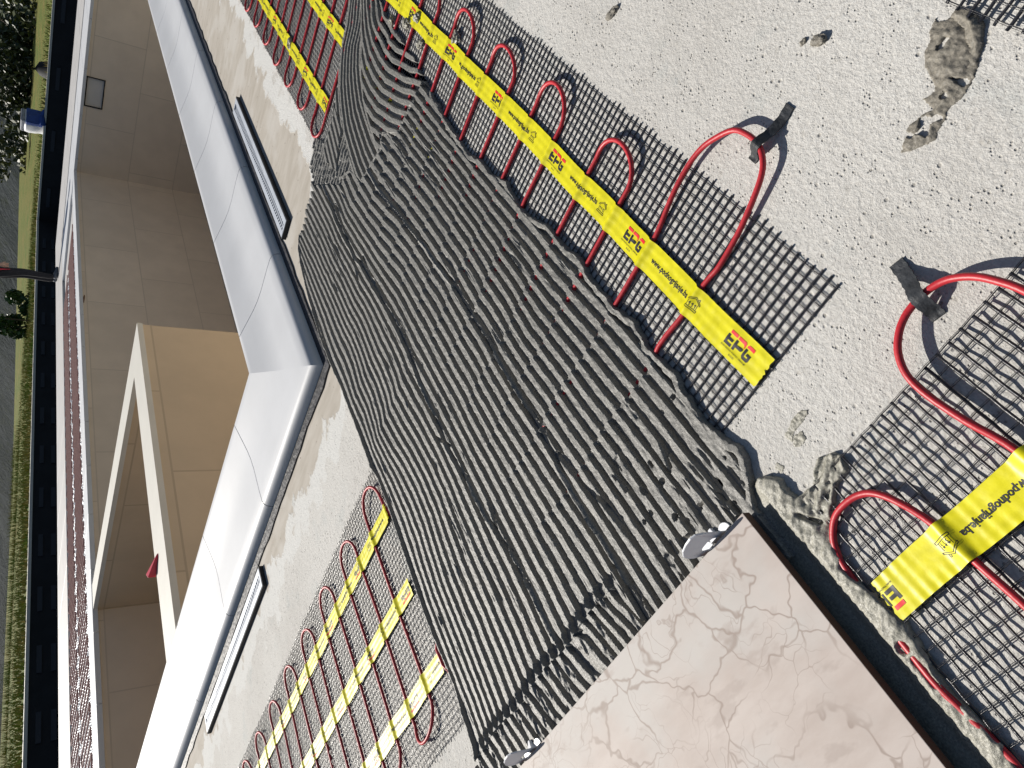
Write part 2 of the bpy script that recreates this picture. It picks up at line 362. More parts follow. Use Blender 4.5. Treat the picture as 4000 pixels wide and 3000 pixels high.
for arm, J in (('A', JA), ('B', JB)):
    for i in range(1, len(J) - 1):
        mb = coping_block(J[i] + g_, J[i + 1] - g_, arm)
        o = mb.build('coping_block', M['white'], fixn=True)
        side = 'upper' if arm == 'A' else 'lower'
        tag(o, f'{ordn[i - 1]} white coping block from the corner block, on the arm beside the {side} grate', 'coping block', 'white coping blocks round the pool')
for o in [x for x in bpy.data.objects if x.name.startswith(('coping_block', 'right_arm', 'left_arm')) and x.type == 'MESH']:
    me = o.data; bm = bmesh.new(); bm.from_mesh(me)
    for f in bm.faces: f.smooth = len(f.verts) == 4
    for e in bm.edges:
        if e.is_manifold and e.calc_face_angle(0) > math.radians(38): e.smooth = False
    bm.to_mesh(me); bm.free()
# grey joint filler + bed under the coping (so no light leaks)
mb = MB(); hA = .0305
mb.box(CX + .012, PX - .01, CY + .35, FY, -.06, .0285); mb.box(CX + .012, FX, CY + .012, PY - .01, -.06, .0284)
o = mb.build('coping_bed', M['joint']); tag(o, 'grey mortar bed and joints under the white coping', 'mortar bed')
# near-black flat strip at the foot of the coping
mb = MB()
pts = []
mbx = MB(); nseg = 60
def strip(poly, z0, z1, name, mat, parent=None, jitter=0):
    m_ = MB(); m_.prism(poly, z0, z1); return m_.build(name, mat, parent, fixn=True)
outer = []; xs = np.linspace(CX - .03, 6, 120)
for x in xs: outer.append((x, CY - .030 - .008 * float(fbm(x * 14, 1.0, 3))))
outB = [(CX - .036 - .009 * float(fbm(y * 14, 2.0, 4)), y) for y in np.linspace(CY - .03, 4, 80)]
poly = [(6, CY + .01)] + outer[::-1] + outB[1:] + [(CX + .01, 4), (CX + .01, CY + .01)]
o = strip(poly, .0005, .0045, 'foot_strip', M['nearblack']); tag(o, 'black strip along the foot of the white coping', 'membrane strip')

# far copings
for nm, (x0, x1, y0, y1), ax_ in (('A', (PX, FX, FY - .03, FY + .42), 0), ('B', (FX - .03, FX + .42, PY, FY + .42), 1)):
    k = 0
    L0, L1_ = (x0, x1) if ax_ == 0 else (y0, y1)
    nn = int((L1_ - L0) / .56)
    for i in range(nn):
        a0 = L0 + (L1_ - L0) * i / nn + .002; a1 = L0 + (L1_ - L0) * (i + 1) / nn - .002
        mb = MB()
        if ax_ == 0: mb.add([(a0, y0, .012), (a1, y0, .012), (a1, y1, .012), (a0, y1, .012), (a0, y0 + .004, .05), (a1, y0 + .004, .05), (a1, y1 - .01, .036), (a0, y1 - .01, .036)], [(0, 3, 2, 1), (4, 5, 6, 7), (0, 1, 5, 4), (1, 2, 6, 5), (2, 3, 7, 6), (3, 0, 4, 7)])
        else: mb.add([(x0, a0, .012), (x1, a0, .012), (x1, a1, .012), (x0, a1, .012), (x0 + .004, a0, .05), (x1 - .01, a0, .036), (x1 - .01, a1, .036), (x0 + .004, a1, .05)], [(0, 3, 2, 1), (4, 5, 6, 7), (0, 1, 5, 4), (1, 2, 6, 5), (2, 3, 7, 6), (3, 0, 4, 7)])
        o = mb.build('coping_block', M['white'], bevel=.004)
        if ax_ == 0: lab = f'{ordn[nn - 1 - i] if nn - 1 - i < 17 else "last"} pale coping block from the far corner, along the far left pool edge'
        else: lab = f'{ordn[nn - 1 - i]} pale coping block from the far corner above the skimmer wall'
        tag(o, lab, 'coping block', 'pale coping blocks on the far pool edges')
# terrace front strips
def slabs(name, x0, x1, y0, y1, z0, z1, n, ax_, label, mat):
    e = empty(name, (0, 0, 0)); tag(e, label, 'paving strip')
    for i in range(n):
        mb = MB()
        if ax_ == 0: a0 = x0 + (x1 - x0) * i / n + .003; a1 = x0 + (x1 - x0) * (i + 1) / n - .003; mb.box(a0, a1, y0, y1, z0, z1)
        else: a0 = y0 + (y1 - y0) * i / n + .003; a1 = y0 + (y1 - y0) * (i + 1) / n - .003; mb.box(x0, x1, a0, a1, z0, z1)
        mb.build('slab', mat, e, bevel=.003)
slabs('edge_paving', 1.8, EX, 7.66, EY, -.004, .03, 16, 0, 'pale paving strip along the far left terrace edge, beyond the mats', M['deck'])
slabs('edge_paving', 12.6, EX, -2, 7.655, -.004, .03, 14, 1, 'pale paving strip along the far right terrace edge', M['deck'])
slabs('border_paving', FX + .46, 12.45, -2, 7.655, -.004, .028, 14, 1, 'second pale paving strip between the far coping and the outer strip', M['white'])

# lower ground, retaining wall, lawn, hills
lg = sheet('lower_ground', [[(-40, -60, -2.2), (32.5, -60, -2.2), (32.5, 18.9, -2.2), (-40, 18.9, -2.2)]], M['shade_stone'])  # shade of the lower area painted into the ground colour
rw = empty('retaining_wall', (32.5, 18.9, 0)); tag(rw, 'long retaining wall, its shade painted near black, below the grass, beyond the terrace', 'retaining wall')
mb = MB(); mb.box(-60, 0, 0, .25, -2.6, -.06); mb.box(0, .25, -70, .25, -2.6, -.06); mb.build('wall', M['shade_stone'], rw)
mb = MB(); mb.box(-60, -.01, -.04, .28, -.06, 0.015); mb.box(-.04, .28, -70, .28, -.06, .016); mb.build('kerb', M['cream'], rw)
xk = -28.5
while xk < -1:
    for zz in (-.32, -.62):
        m_ = MB(); m_.box(xk, xk + .75, -.035, -.005, zz, zz + .11); m_.build('wall_bar', M['bluegrey'], rw)  # pairs of slightly paler blue-grey bars along the dark face
    xk += 1.75
yk = -12
while yk < -1:
    for zz in (-.40, -.85):
        m_ = MB(); m_.box(-.035, -.005, yk, yk + .9, zz, zz + .13); m_.build('wall_bar', M['bluegrey'], rw)  # same paler bar pairs on the other wall face
    yk += 2.6
lawn = sheet('grass_bank', [[(-40, 19.1, 0), (32.7, 19.1, 0), (40, 42, .2), (-40, 31, .2)], [(32.7, -40, 0), (95, -40, 1.0), (80, 42, .8), (40, 42, .2), (32.7, 19.1, 0)]], M['lawn'])
# grass blades (stuff)
N = 42000; u = nrg.random((N, 6))
side = u[:, 0] < .62
bx = np.where(side, 3 + 36 * u[:, 1] ** .9, 32.8 + 50 * u[:, 2] ** 1.6); by = np.where(side, 19.1 + 13 * u[:, 2] ** 1.2, 3 + 34 * u[:, 1])
edge = side & (u[:, 5] < .25); by = np.where(edge, 31 + nrg.normal(0, .5, N) + (bx + 40) * .11 * (bx > 32), by)
hgt = .07 + .12 * u[:, 3] + np.where(edge, .25 * u[:, 3], 0); ang = u[:, 4] * 6.28; wd = .016 + .02 * u[:, 5]
bz = np.zeros(N)
V = np.stack([np.stack([bx - np.cos(ang) * wd, by - np.sin(ang) * wd, bz], 1), np.stack([bx + np.cos(ang) * wd, by + np.sin(ang) * wd, bz], 1),
              np.stack([bx + np.sin(ang * 3) * hgt * .4, by + np.cos(ang * 3) * hgt * .4, bz + hgt], 1)], 1).reshape(-1, 3)
me = np_mesh('grass', V, np.arange(3 * N).reshape(-1, 3)); o = link('grass', me, M['blade']); tag(o, 'yellow green grass blades on the bank above the dark wall', 'grass', kind='stuff')
# valley / hills
na, nr = 160, 70
A_, Rr = np.meshgrid(np.radians(np.linspace(-30, 120, na)), 34 * (1.055 ** np.arange(nr)), indexing='ij')
Xh, Yh = Rr * np.cos(A_), Rr * np.sin(A_)
deg = np.degrees(A_)
fall = -6.5 * sstep(34, 62, Rr * (1 - .25 * sstep(20, 35, deg)))
rise_start = 70 + 260 * sstep(22, 75, deg)
rise = np.maximum(0, Rr - rise_start) * .26
Zh = -1.2 + fall + np.minimum(rise, 190) + fbm(Xh * .03, Yh * .03, 9, 4) * (1 + .02 * Rr)
idx = np.arange(na * nr).reshape(na, nr); q = np.stack([idx[:-1, :-1], idx[1:, :-1], idx[1:, 1:], idx[:-1, 1:]], -1).reshape(-1, 4)
me = np_mesh('hillside', np.stack([Xh, Yh, Zh], -1).reshape(-1, 3), q, True); o = link('hillside', me, M['hill']); tag(o, kind='structure')
gp = sheet('ground', [[(-1500, -1500, -9), (1500, -1500, -9), (1500, 1500, -9), (-1500, 1500, -9)]], M['hill'])
def crown(name, n, rx, ry, rz, zc, ls, mat, parent, seed, clumps=14):
    r = np.random.default_rng(seed); cl = r.normal(0, .42, (clumps, 3)); cr = .25 + .22 * r.random(clumps)
    k = r.integers(0, clumps, n); d = r.normal(0, 1, (n, 3)); d /= np.linalg.norm(d, axis=1)[:, None]
    P = (cl[k] + d * (cr[k] * (.55 + .45 * r.random(n)))[:, None]) * np.array([rx, ry, rz]) + np.array([0, 0, zc])
    a = r.normal(0, 1, (n, 3)); a /= np.linalg.norm(a, axis=1)[:, None]; b = np.cross(a, r.normal(0, 1, (n, 3))); b /= np.linalg.norm(b, axis=1)[:, None]
    s_ = ls * (.6 + .8 * r.random(n))[:, None]
    V = np.stack([P - a * s_, P + b * s_ * .6, P + a * s_, P - b * s_ * .6], 1).reshape(-1, 3)
    me = np_mesh(name, V, np.arange(4 * n).reshape(-1, 4)); return link(name, me, mat, parent)
def tree(px, py, dist, h, wd, label, mat, seed, n=2600, zc=None, z0=0, name='tree', ls=.16):
    d = R.T @ np.array([(px - 2000) / FPX, (py - 1500) / FPX, 1.0]); d /= np.hypot(d[0], d[1]); x, y = d[0] * dist, d[1] * dist
    e = empty(name, (x, y, z0)); tag(e, label, 'bush' if name == 'bush' else 'tree')
    zc = zc if zc is not None else h * .6
    t = MB(); top = h * .7
    t.tube([(0, 0, -.3), (.05 * h * .1, 0, top * .5), (.02, .1, top)], [.045 * h + .02, .03 * h + .01, .01 * h], 8)
    for k in range(5):
        a = k * 1.3 + seed; t.tube([(0, 0, top * (.45 + .1 * k)), (math.cos(a) * wd * .3, math.sin(a) * wd * .3, top * (.6 + .12 * k))], [.018 * h, .006 * h], 6)
    t.build('trunk', M['bark'], e); crown('crown', n, wd, wd, h * .5, zc, ls, mat, e, seed)
tree(40, 120, 62, 7, 4.6, 'large leafy tree at the top left corner of the photo, with light leaf tips', M['leaf'], 1, 5200, z0=-3)
tree(30, 330, 58, 6, 4.2, 'dense dark tree beside the corner tree, above the blue and white bag', M['leaf'], 2, 4600, z0=-3)
tree(60, 520, 64, 4.5, 3.4, 'low dark tree directly behind the blue and white bag', M['leaf'], 3, 2600, z0=-3)
tree(45, 1268, 40, 2.4, 1.05, 'round green bush standing at the lower edge of the grass, past the person', M['leafg'], 4, 2600, zc=1.4, z0=-1.3, name='bush', ls=.11)
tree(40, 880, 75, 4, 3.2, 'dark hedge-like shrub on the slope between the bag and the person', M['leaf'], 5, 1800, z0=-6, name='bush')
tree(60, 1600, 44, 1.8, 1.0, 'small dark shrub behind the grass, in front of the pale roof', M['leaf'], 6, 900, zc=.9, z0=-2.4, name='bush', ls=.1)
def house(px0, dist, z0, wx, wy, h, label, roofcol, wallcol):
    d = R.T @ np.array([(20 - 2000) / FPX, (px0 - 1500) / FPX, 1.0]); d /= np.hypot(d[0], d[1])
    e = empty('house', (d[0] * dist, d[1] * dist, z0), math.atan2(d[1], d[0]) + .25); tag(e, label, 'house')
    mb = MB(); mb.box(-wx, wx, -wy, wy, 0, h); mb.build('wall', wallcol, e)
    mb = MB(); mb.add([(-wx - .5, -wy - .5, h), (wx + .5, -wy - .5, h), (wx + .5, wy + .5, h), (-wx - .5, wy + .5, h), (0, -wy - .5, h + 2.2), (0, wy + .5, h + 2.2)],
                      [(0, 1, 2, 3), (0, 4, 1), (3, 2, 5), (0, 3, 5, 4), (1, 4, 5, 2)]); mb.build('roof', roofcol, e)
    for k in range(3):
        m_ = MB(); y = -wy * .6 + k * wy * .6; m_.box(-wx - .06, -wx - .01, y - .5, y + .5, h * .35, h * .75); f = m_.build('window', M['bluegrey'], e)
M['roofg'] = simple('grey_blue_roof', (.16, .19, .22), .7); M['plaster'] = simple('pale_plaster', (.30, .32, .33), .8)
house(1650, 120, -9, 8, 9, 3.2, 'long grey roofed house in the valley, left of the pale house', M['roofg'], M['plaster'])
house(2080, 105, -9, 6, 5, 4.4, 'pale blue house low in the valley near the bottom left of the photo', M['roofg'], M['plaster'])
# bulk bag
bg_ = empty('bulk_bag', (32.9, 14.7, .02), math.radians(155)); tag(bg_, 'white and blue bulk bag standing on the kerb by the grass', 'bag')
def boxish(w0, w1, h, nz=8, bul=.06):
    m_ = MB(); n = 16; vs = []
    for k in range(nz + 1):
        t = k / nz; ww = (w0 + (w1 - w0) * t) / 2 * (1 + bul * math.sin(t * math.pi))
        for i in range(n):
            a = 2 * math.pi * i / n; c_, s_ = math.cos(a), math.sin(a); q = 1 / max(abs(c_), abs(s_)) ** .75
            vs.append((c_ * ww * q + .012 * math.sin(5 * a + k), s_ * ww * q + .012 * math.cos(4 * a + 2 * k), t * h))
    fs = [(k * n + i, k * n + (i + 1) % n, (k + 1) * n + (i + 1) % n, (k + 1) * n + i) for k in range(nz) for i in range(n)] + [tuple(range(nz * n, nz * n + n))]
    m_.add(vs, fs); return m_
boxish(.60, .66, .62).build('sack', M['plastic'], bg_, True)
M['blue'] = simple('blue_fabric', (.02, .07, .30), .6, .2, 8); M['greyp'] = simple('grey_fabric', (.35, .36, .40), .7, .2, 8)
m_ = MB(); m_.box(-.36, .36, .20, .345, .03, .58); m_.build('blue_stripe', M['blue'], bg_, bevel=.02)
m_ = MB(); m_.box(-.30, .30, -.32, .34, .61, .76); m_.build('rolled_rim', M['greyp'], bg_, bevel=.04)
for k in range(5):
    m_ = MB(); m_.box(-.345, -.34, -.17 + k * .07, -.135 + k * .07, .28, .34 + .06 * (k % 2)); m_.build('lettering', M['ink'], bg_)
m_ = MB(); m_.tube([(-.1, -.36, .02), (-.1, -.7, .05), (0, -.95, .02)], [.13, .09, .02], 10); o = m_.build('blue_cloth', M['blue']); o.location = (32.6, 14.9, .03); tag(o, 'crumpled blue cloth beside the bulk bag', 'cloth')
m_ = MB(); m_.tube([(0, 0, 0), (0, 0, .25), (.1, .1, .45)], [.35, .26, .05], 9); o = m_.build('dark_stone', M['shade_stone'], smooth=True); o.location = (33.2, 12.6, 0); tag(o, 'dark pointed stone on the grass above the bulk bag', 'stone')
m_ = MB(); m_.tube([(0, 0, 0), (0.02, 0, .9)], .03, 6); o = m_.build('stake', M['bark']); o.location = (28, 21, 0); tag(o, 'thin dark stake standing in the grass below the person', 'stake')

# ================================================================ HEATING MATS
PIT = .0878
# main mortar outline (world)
RB = [(1.90, .25), (1.75, .27), (1.66, .312), (1.56, .322), (1.44, .332), (1.311, .352), (1.136, .371), (1.097, .372), (1.05, .360), (1.002, .363), (.95, .352), (.868, .362), (.80, .345), (.752, .349), (.71, .340), (.669, .346), (.603, .350), (.56, .342), (.513, .351), (.46, .345), (.423, .350), (.397, .360), (.369, .352), (.345, .345), (.330, .348), (.303, .362), (.283, .376)]
LB = [(.22, .376), (.22, 1.2), (.33, 1.086), (.352, 1.078), (.374, 1.068), (.422, 1.064), (.47, 1.054), (.53, 1.057), (.60, 1.062), (.68, 1.055), (.762, 1.050), (.85, 1.042), (.932, 1.040), (.97, 1.050), (1.07, 1.046), (1.15, 1.046), (1.23, 1.044), (1.30, 1.050), (1.42, 1.052), (1.60, 1.03), (1.70, 1.008), (1.759, .987), (1.776, .959), (1.772, .937), (1.768, .892), (1.786, .878), (1.774, .831), (1.80, .797), (1.854, .791), (1.872, .734), (1.891, .707), (1.80, .69), (1.80, .632), (1.796, .60), (1.83, .52), (1.858, .462), (1.90, .40), (1.95, .33), (1.98, .25)]
MORT = RB + LB
def in_mortar(x, y, er=0.0):
    X = np.array([x]); Y = np.array([y]); i = inpoly(X, Y, MORT)[0]
    return bool(i) and (er <= 0 or pdist(X, Y, MORT, True)[0] > er)
def strands(pts_list, w_, t_, wave, z0, keep=None, seed=0):
    """flat ribbons with thickness; pts_list: list of polylines"""
    V = []; Fc = []; n0 = 0
    for li, P in enumerate(pts_list):
        P = np.asarray(P); 
        if len(P) < 2: continue
        d = np.gradient(P, axis=0); d /= np.linalg.norm(d, axis=1)[:, None] + 1e-9; nx = np.stack([-d[:, 1], d[:, 0]], 1)
        i_ = np.arange(len(P)); zz = z0 + wave * np.where((i_ + li) % 2 == 0, 1, -1) + wave * .8 * (vn(P[:, 0] * 60, P[:, 1] * 60, seed) - .5)
        ww = w_ * (.85 + .3 * vn(P[:, 0] * 220, P[:, 1] * 220, seed + 5))[:, None]
        a = P + nx * ww / 2; b = P - nx * ww / 2
        ring = np.stack([np.c_[a, zz], np.c_[P, zz + t_ * .6], np.c_[b, zz], np.c_[P, zz - t_ * .6]], 1)
        m = len(P); V.append(ring.reshape(-1, 3))
        base = n0 + 4 * np.arange(m - 1)[:, None]
        for k in range(4):
            k2 = (k + 1) % 4; Fc.append(np.concatenate([base + k, base + k2, base + 4 + k2, base + 4 + k], 1))
        n0 += 4 * m
    return np.concatenate(V), np.concatenate(Fc)
def net(x0, x1, y0, y1, cell, weftdir, parent, wth, wwp, z0=.0032, wave=.0005, teeth=.006, ew='both', skip=None, seed=1, thick=.0012, warpx=.0015):
    """grid of yarns; weftdir 'y': thick ribbons run along y"""
    lines = {0: [], 1: []}
    def W(x, y): return x + warpx * (vn(x * 9, y * 9, seed + 40) - .5) * 2, y + warpx * (vn(x * 9 + 7, y * 9, seed + 41) - .5) * 2
    nx_, ny_ = int(round((x1 - x0) / cell)), int(round((y1 - y0) / cell))
    xs = x0 + cell * np.arange(nx_ + 1); ys = y0 + cell * np.arange(ny_ + 1)
    def run(fixed, arr, vert, lead):
        a = np.concatenate([[arr[0] - lead * (.5 + rng.random())], arr, [arr[-1] + lead * (.5 + rng.random())]]) if lead else arr
        P = np.array([W(fixed, t) if vert else W(t, fixed) for t in a])
        if skip is not None:
            k = ~skip(P[:, 0], P[:, 1]); out = []; cur = []
            for p, kk in zip(P, k):
                if kk: cur.append(p)
                else:
                    if len(cur) > 1: out.append(np.array(cur))
                    cur = []
            if len(cur) > 1: out.append(np.array(cur))
            return out
        return [P]
    for x in xs: lines[1] += run(x, ys, True, teeth if weftdir == 'y' else teeth * .5)
    for y in ys: lines[0] += run(y, xs, False, teeth if weftdir == 'x' else teeth * .5)
    thick_l, thin_l = (lines[1], lines[0]) if weftdir == 'y' else (lines[0], lines[1])
    V1, F1 = strands(thick_l, wth, thick, wave, z0, seed=seed)
    V2, F2 = strands(thin_l, wwp, thick * .75, wave, z0 + .0004, seed=seed + 3)
    # second thread of the leno pair
    off = [p + (np.array([0, .0014]) if weftdir == 'y' else np.array([.0014, 0])) for p in thin_l]
    V3, F3 = strands(off, wwp * .5, thick * .4, wave, z0 + .0002, seed=seed + 8)
    V = np.concatenate([V1, V2, V3]); Fc = np.concatenate([F1, F2 + len(V1), F3 + len(V1) + len(V2)])
    me = np_mesh('mesh', V, Fc); return link('mesh', me, M['strand'], parent)
def arc(p, q, bulge, n=12, skew=0, zr=.006, z0=.0045):
    """loop from p to q bulging by vector"""
    out = []
    for i in range(n + 1):
        t = i / n; a = math.pi * t
        cx_, cy_ = (p[0] + q[0]) / 2, (p[1] + q[1]) / 2; hx, hy = (p[0] - q[0]) / 2, (p[1] - q[1]) / 2
        s_ = math.sin(a)
        out.append((cx_ + hx * math.cos(a) + bulge[0] * s_ ** .85 + skew * s_ * hx, cy_ + hy * math.cos(a) + bulge[1] * s_ ** .85 + skew * s_ * hy, z0 + zr * s_))
    return out
def smooth_path(P, k=4):
    P = [Vector(p) for p in P]; out = []
    for i in range(len(P) - 1):
        a, b, c_, d_ = P[max(i - 1, 0)], P[i], P[i + 1], P[min(i + 2, len(P) - 1)]
        for j in range(k):
            t = j / k; out.append(.5 * ((2 * b) + (c_ - a) * t + (2 * a - 5 * b + 4 * c_ - d_) * t * t + (3 * b - a - 3 * c_ + d_) * t ** 3))
    out.append(P[-1]); return out
# --- printed tape
def text_mesh(body, width, height, bold=0.0):
    cu = bpy.data.curves.new('t', 'FONT'); cu.body = body; cu.size = 1; cu.offset = bold; cu.resolution_u = 2
    ob = bpy.data.objects.new('t', cu); C.objects.link(ob); dg = bpy.context.evaluated_depsgraph_get(); dg.update()
    me = ob.evaluated_get(dg).to_mesh(); bm = bmesh.new(); bm.from_mesh(me); bmesh.ops.triangulate(bm, faces=bm.faces)
    v = np.array([x.co[:2] for x in bm.verts]); f = np.array([[q.index for q in x.verts] for x in bm.faces]); bm.free()
    ob.evaluated_get(dg).to_mesh_clear(); bpy.data.objects.remove(ob); bpy.data.curves.remove(cu)
    mn, mx = v.min(0), v.max(0); v = (v - mn) / (mx - mn) * np.array([width, height]); return v, f
def poly_mesh(polys):
    V = []; F_ = []
    for P in polys:
        n = len(V); V += P
        bm = bmesh.new(); vv = [bm.verts.new((*p, 0)) for p in P]; bm.verts.index_update(); fc = bm.faces.new(vv); r_ = bmesh.ops.triangulate(bm, faces=[fc])
        for f in bm.faces: F_.append([n + q.index for q in f.verts])
        bm.free()
    return np.array(V), np.array(F_)
def cat(parts):
    V = []; F_ = []; n = 0
    for v, f, dx, dy in parts: V.append(v + np.array([dx, dy])); F_.append(f + n); n += len(v)
    return np.concatenate(V), np.concatenate(F_)
def rect(a, b, c_, d_): return [(a, c_), (b, c_), (b, d_), (a, d_)]
def line(p, q, t):
    p = np.array(p, float); q = np.array(q, float); d = (q - p) / np.linalg.norm(q - p); n = np.array([-d[1], d[0]]) * t / 2
    return [tuple(p - n), tuple(q - n), tuple(q + n), tuple(p + n)]
# tile unit along u (reading direction), v up; period .22, tape half width .02
LW, LH = .0405, .0175       # emblem size
def emblem():
    bl = []; rd = []; s_ = LW / 40; y = LH / 17.5
    def P(pts): return [(a * s_, b * y) for a, b in pts]
    # E
    rd.append(P([(1.5, 13.6), (12.5, 13.6), (12.5, 17.5), (1.5, 17.5)]))
    bl += [P([(0, 0), (3.6, 0), (3.6, 12), (0, 12)]), P([(3.6, 0), (11, 0), (11, 3.4), (3.6, 3.4)]), P([(3.6, 5.8), (10.5, 5.8), (10.5, 9), (3.6, 9)])]
    # P
    rd.append(P([(14, 13.6), (23.5, 13.6), (25.8, 12), (25.8, 10), (27, 10), (27, 16), (25, 17.5), (14, 17.5)]))
    bl += [P([(13, 0), (16.6, 0), (16.6, 12), (13, 12)]), P([(16.6, 4.2), (25, 4.2), (26.8, 6), (26.8, 8.6), (23.6, 8.6), (23.6, 7.4), (16.6, 7.4)])]
    # G
    rd.append(P([(29, 15.5), (31, 17.5), (40, 17.5), (40, 13.6), (29, 13.6)]))
    bl += [P([(28.5, 2.5), (28.5, 12), (32, 12), (32, 3.4), (36.6, 3.4), (36.6, 5.6), (33.5, 5.6), (33.5, 8.6), (40, 8.6), (40, 1.6), (38.4, 0), (31, 0)])]
    return bl, rd
bl, rd = emblem(); EMB_B = poly_mesh(bl); EMB_R = poly_mesh(rd)
def house_icon():
    L = []
    for a, b in (((-8, -4.6), (8, -4.6)), ((-8, -6.6), (8, -6.6)), ((-8, -4.6), (-8, -6.6)), ((8, -4.6), (8, -6.6)), ((-6, -4.6), (-6, 2.4)), ((6, -4.6), (6, 2.4)),
                 ((-8.6, 2.2), (0, 7)), ((0, 7), (8.6, 2.2)), ((-8.6, 3.8), (0, 8.8)), ((0, 8.8), (8.6, 3.8)), ((-8.6, 2.2), (-8.6, 3.8)), ((8.6, 2.2), (8.6, 3.8)), ((4, 6.4), (4, 8.6)), ((5.6, 5.5), (5.6, 8.6)), ((4, 8.6), (5.6, 8.6))):
        L.append(line(a, b, .55))
    for x in (-3.4, 0, 3.4):
        L += [line((x, -3.6), (x + .9, -2.4), .6), line((x + .9, -2.4), (x, -1.2), .6), line((x, -1.2), (x, 1.0), .6), line((x - 1.1, -.3), (x, 1.2), .6), line((x + 1.1, -.3), (x, 1.2), .6)]
    return poly_mesh([[(a * .00105, b * .00105) for a, b in p] for p in L])
HOUSE = house_icon(); WWW = text_mesh('www.podnogrijanje.ba', .0785, .0098, .022)
SM1 = text_mesh('ELEKTRIČNO PODNO GRIJANJE', .041, .0022, .012); SM2 = text_mesh('D.O.O.', .009, .0021, .012)
UNITS = [(cat([(*EMB_B, 0, -.0065)]), 'ink', 'emblem'), (cat([(*EMB_R, 0, -.0065)]), 'redink', 'emblem_bars'), (cat([(*SM1, -.001, -.0105), (*SM2, .0155, -.0145)]), 'ink', 'small_lettering'),
         (cat([(*WWW, .0650, -.0055)]), 'ink', 'lettering'), (cat([(*HOUSE, .1575, -.001)]), 'ink', 'house_symbol')]
def subdiv(U):
    v, f = U; bm = bmesh.new(); vs = [bm.verts.new((*p, 0)) for p in v]
    for t in f:
        try: bm.faces.new([vs[i] for i in t])
        except ValueError: pass
    for _ in range(5):
        ee = [e for e in bm.edges if e.calc_length() > .0024]
        if not ee: break
        bmesh.ops.subdivide_edges(bm, edges=ee, cuts=1); bmesh.ops.triangulate(bm, faces=[x for x in bm.faces if len(x.verts) > 3])
    bm.verts.index_update(); v = np.array([x.co[:2] for x in bm.verts]); f = np.array([[q.index for q in x.verts] for x in bm.faces]); bm.free(); return v, f
def unit_clip(U, lo, hi):
    v, f = U; k = [(v[t, 0].min() > lo) and (v[t, 0].max() < hi) for t in f]; return v, f[k]
UNITS_S = [(subdiv(a), b, c_) for a, b, c_ in UNITS]
def tape(parent, origin, rdir, length, e0, zfun, smin=0.0, name='tape', wd=.0375, skew=0.0, seed=0):
    """origin: start of strip; rdir: reading direction unit; strip covers s in [smin,length]; emblem phase e0 (s of an emblem start)"""
    ux, uy = rdir; vx, vy = -uy, ux
    S = np.arange(smin, length + 1e-6, .0018); T = np.linspace(-wd / 2, wd / 2, 15)
    def W(s, t):
        cx_ = origin[0] + ux * s; cy_ = origin[1] + uy * s
        off = t + .0016 * (vn(s * 12, 0 * s, seed + 3) - .5) * 2 + skew * s
        x = cx_ + vx * off; y = cy_ + vy * off
        zz = zfun(x, y) + .00045 * np.cos(s * 2 * math.pi / .0112) * (vn(s * 40, t * 60, seed) ** 2) + .0002 * np.cos(t * 2 * math.pi / .0112) + .0006 * (vn(x * 70, y * 70, seed + 9) - .5)
        return np.stack([x, y, zz], -1)
    SS, TT = np.meshgrid(S, T, indexing='ij'); SE = SS.copy()
    SE[0] += nrg.normal(0, .0008, len(T)); SE[-1] += nrg.normal(0, .0008, len(T))
    V = W(SE, TT).reshape(-1, 3); ids = np.arange(len(S) * len(T)).reshape(len(S), len(T))
    Q = np.stack([ids[:-1, :-1], ids[1:, :-1], ids[1:, 1:], ids[:-1, 1:]], -1).reshape(-1, 4)
    o = link(name, np_mesh(name, V, Q, True), M['tape'], parent)
    for U, mt, nm in UNITS_S:
        mt = M[mt]
        k0 = math.floor((smin - e0) / .22) - 1
        for k in range(k0, int((length - e0) / .22) + 1):
            s0 = e0 + k * .22; v, f = unit_clip(U, smin + .002 - s0, length - .002 - s0)
            if not len(f): continue
            us = np.unique(f); rm_ = np.full(len(v), -1); rm_[us] = np.arange(len(us))
            p = W(v[us, 0] + s0, v[us, 1]); p[:, 2] += .00035; link(nm, np_mesh(nm, p, rm_[f]), mt, o)
    return o

CR = .0033
# ---- mat 1 (along x, right of and under the mortar)
m1 = empty('heating_mat', (.368, .155, 0)); tag(m1, 'longest heating mat, running under the ridged mortar, its end loop strapped to the concrete', 'heating mat', 'heating mats')
def skip1(X, Y):
    return inpoly(X, Y, MORT) & (pdist(X, Y, MORT, True) > .012) & ~((X > 1.35) & (Y < .40))
net(.368, 3.55, .157, .712, .0114, 'y', m1, .0029, .0011, seed=1, skip=skip1, wave=.0003, z0=.0014)
xl = [.605, .690, .776, .882, .965, 1.053, 1.143, 1.23, 1.318] + [1.318 + .0875 * k for k in range(1, 26)]
rngc = random.Random(3)
cp = [(.500, .60, .004), (.503, .45, .004), (.506, .340, .0045), (.502, .292, .0040), (.5022, .262, .0040), (.4995, .235, .0044), (.496, .216, .0058), (.4985, .176, .007), (.505, .137, .010), (.512, .112, .0125), (.522, .099, .0135), (.536, .0915, .0135), (.553, .089, .0145), (.576, .093, .0145), (.594, .110, .0135), (.607, .130, .012), (.613, .157, .010), (.612, .193, .008), (.606, .236, .0046), (.6045, .262, .0040), (.6045, .30, .004), (.604, .35, .004), (.605, .62, .004)]
path = smooth_path(cp, 4)
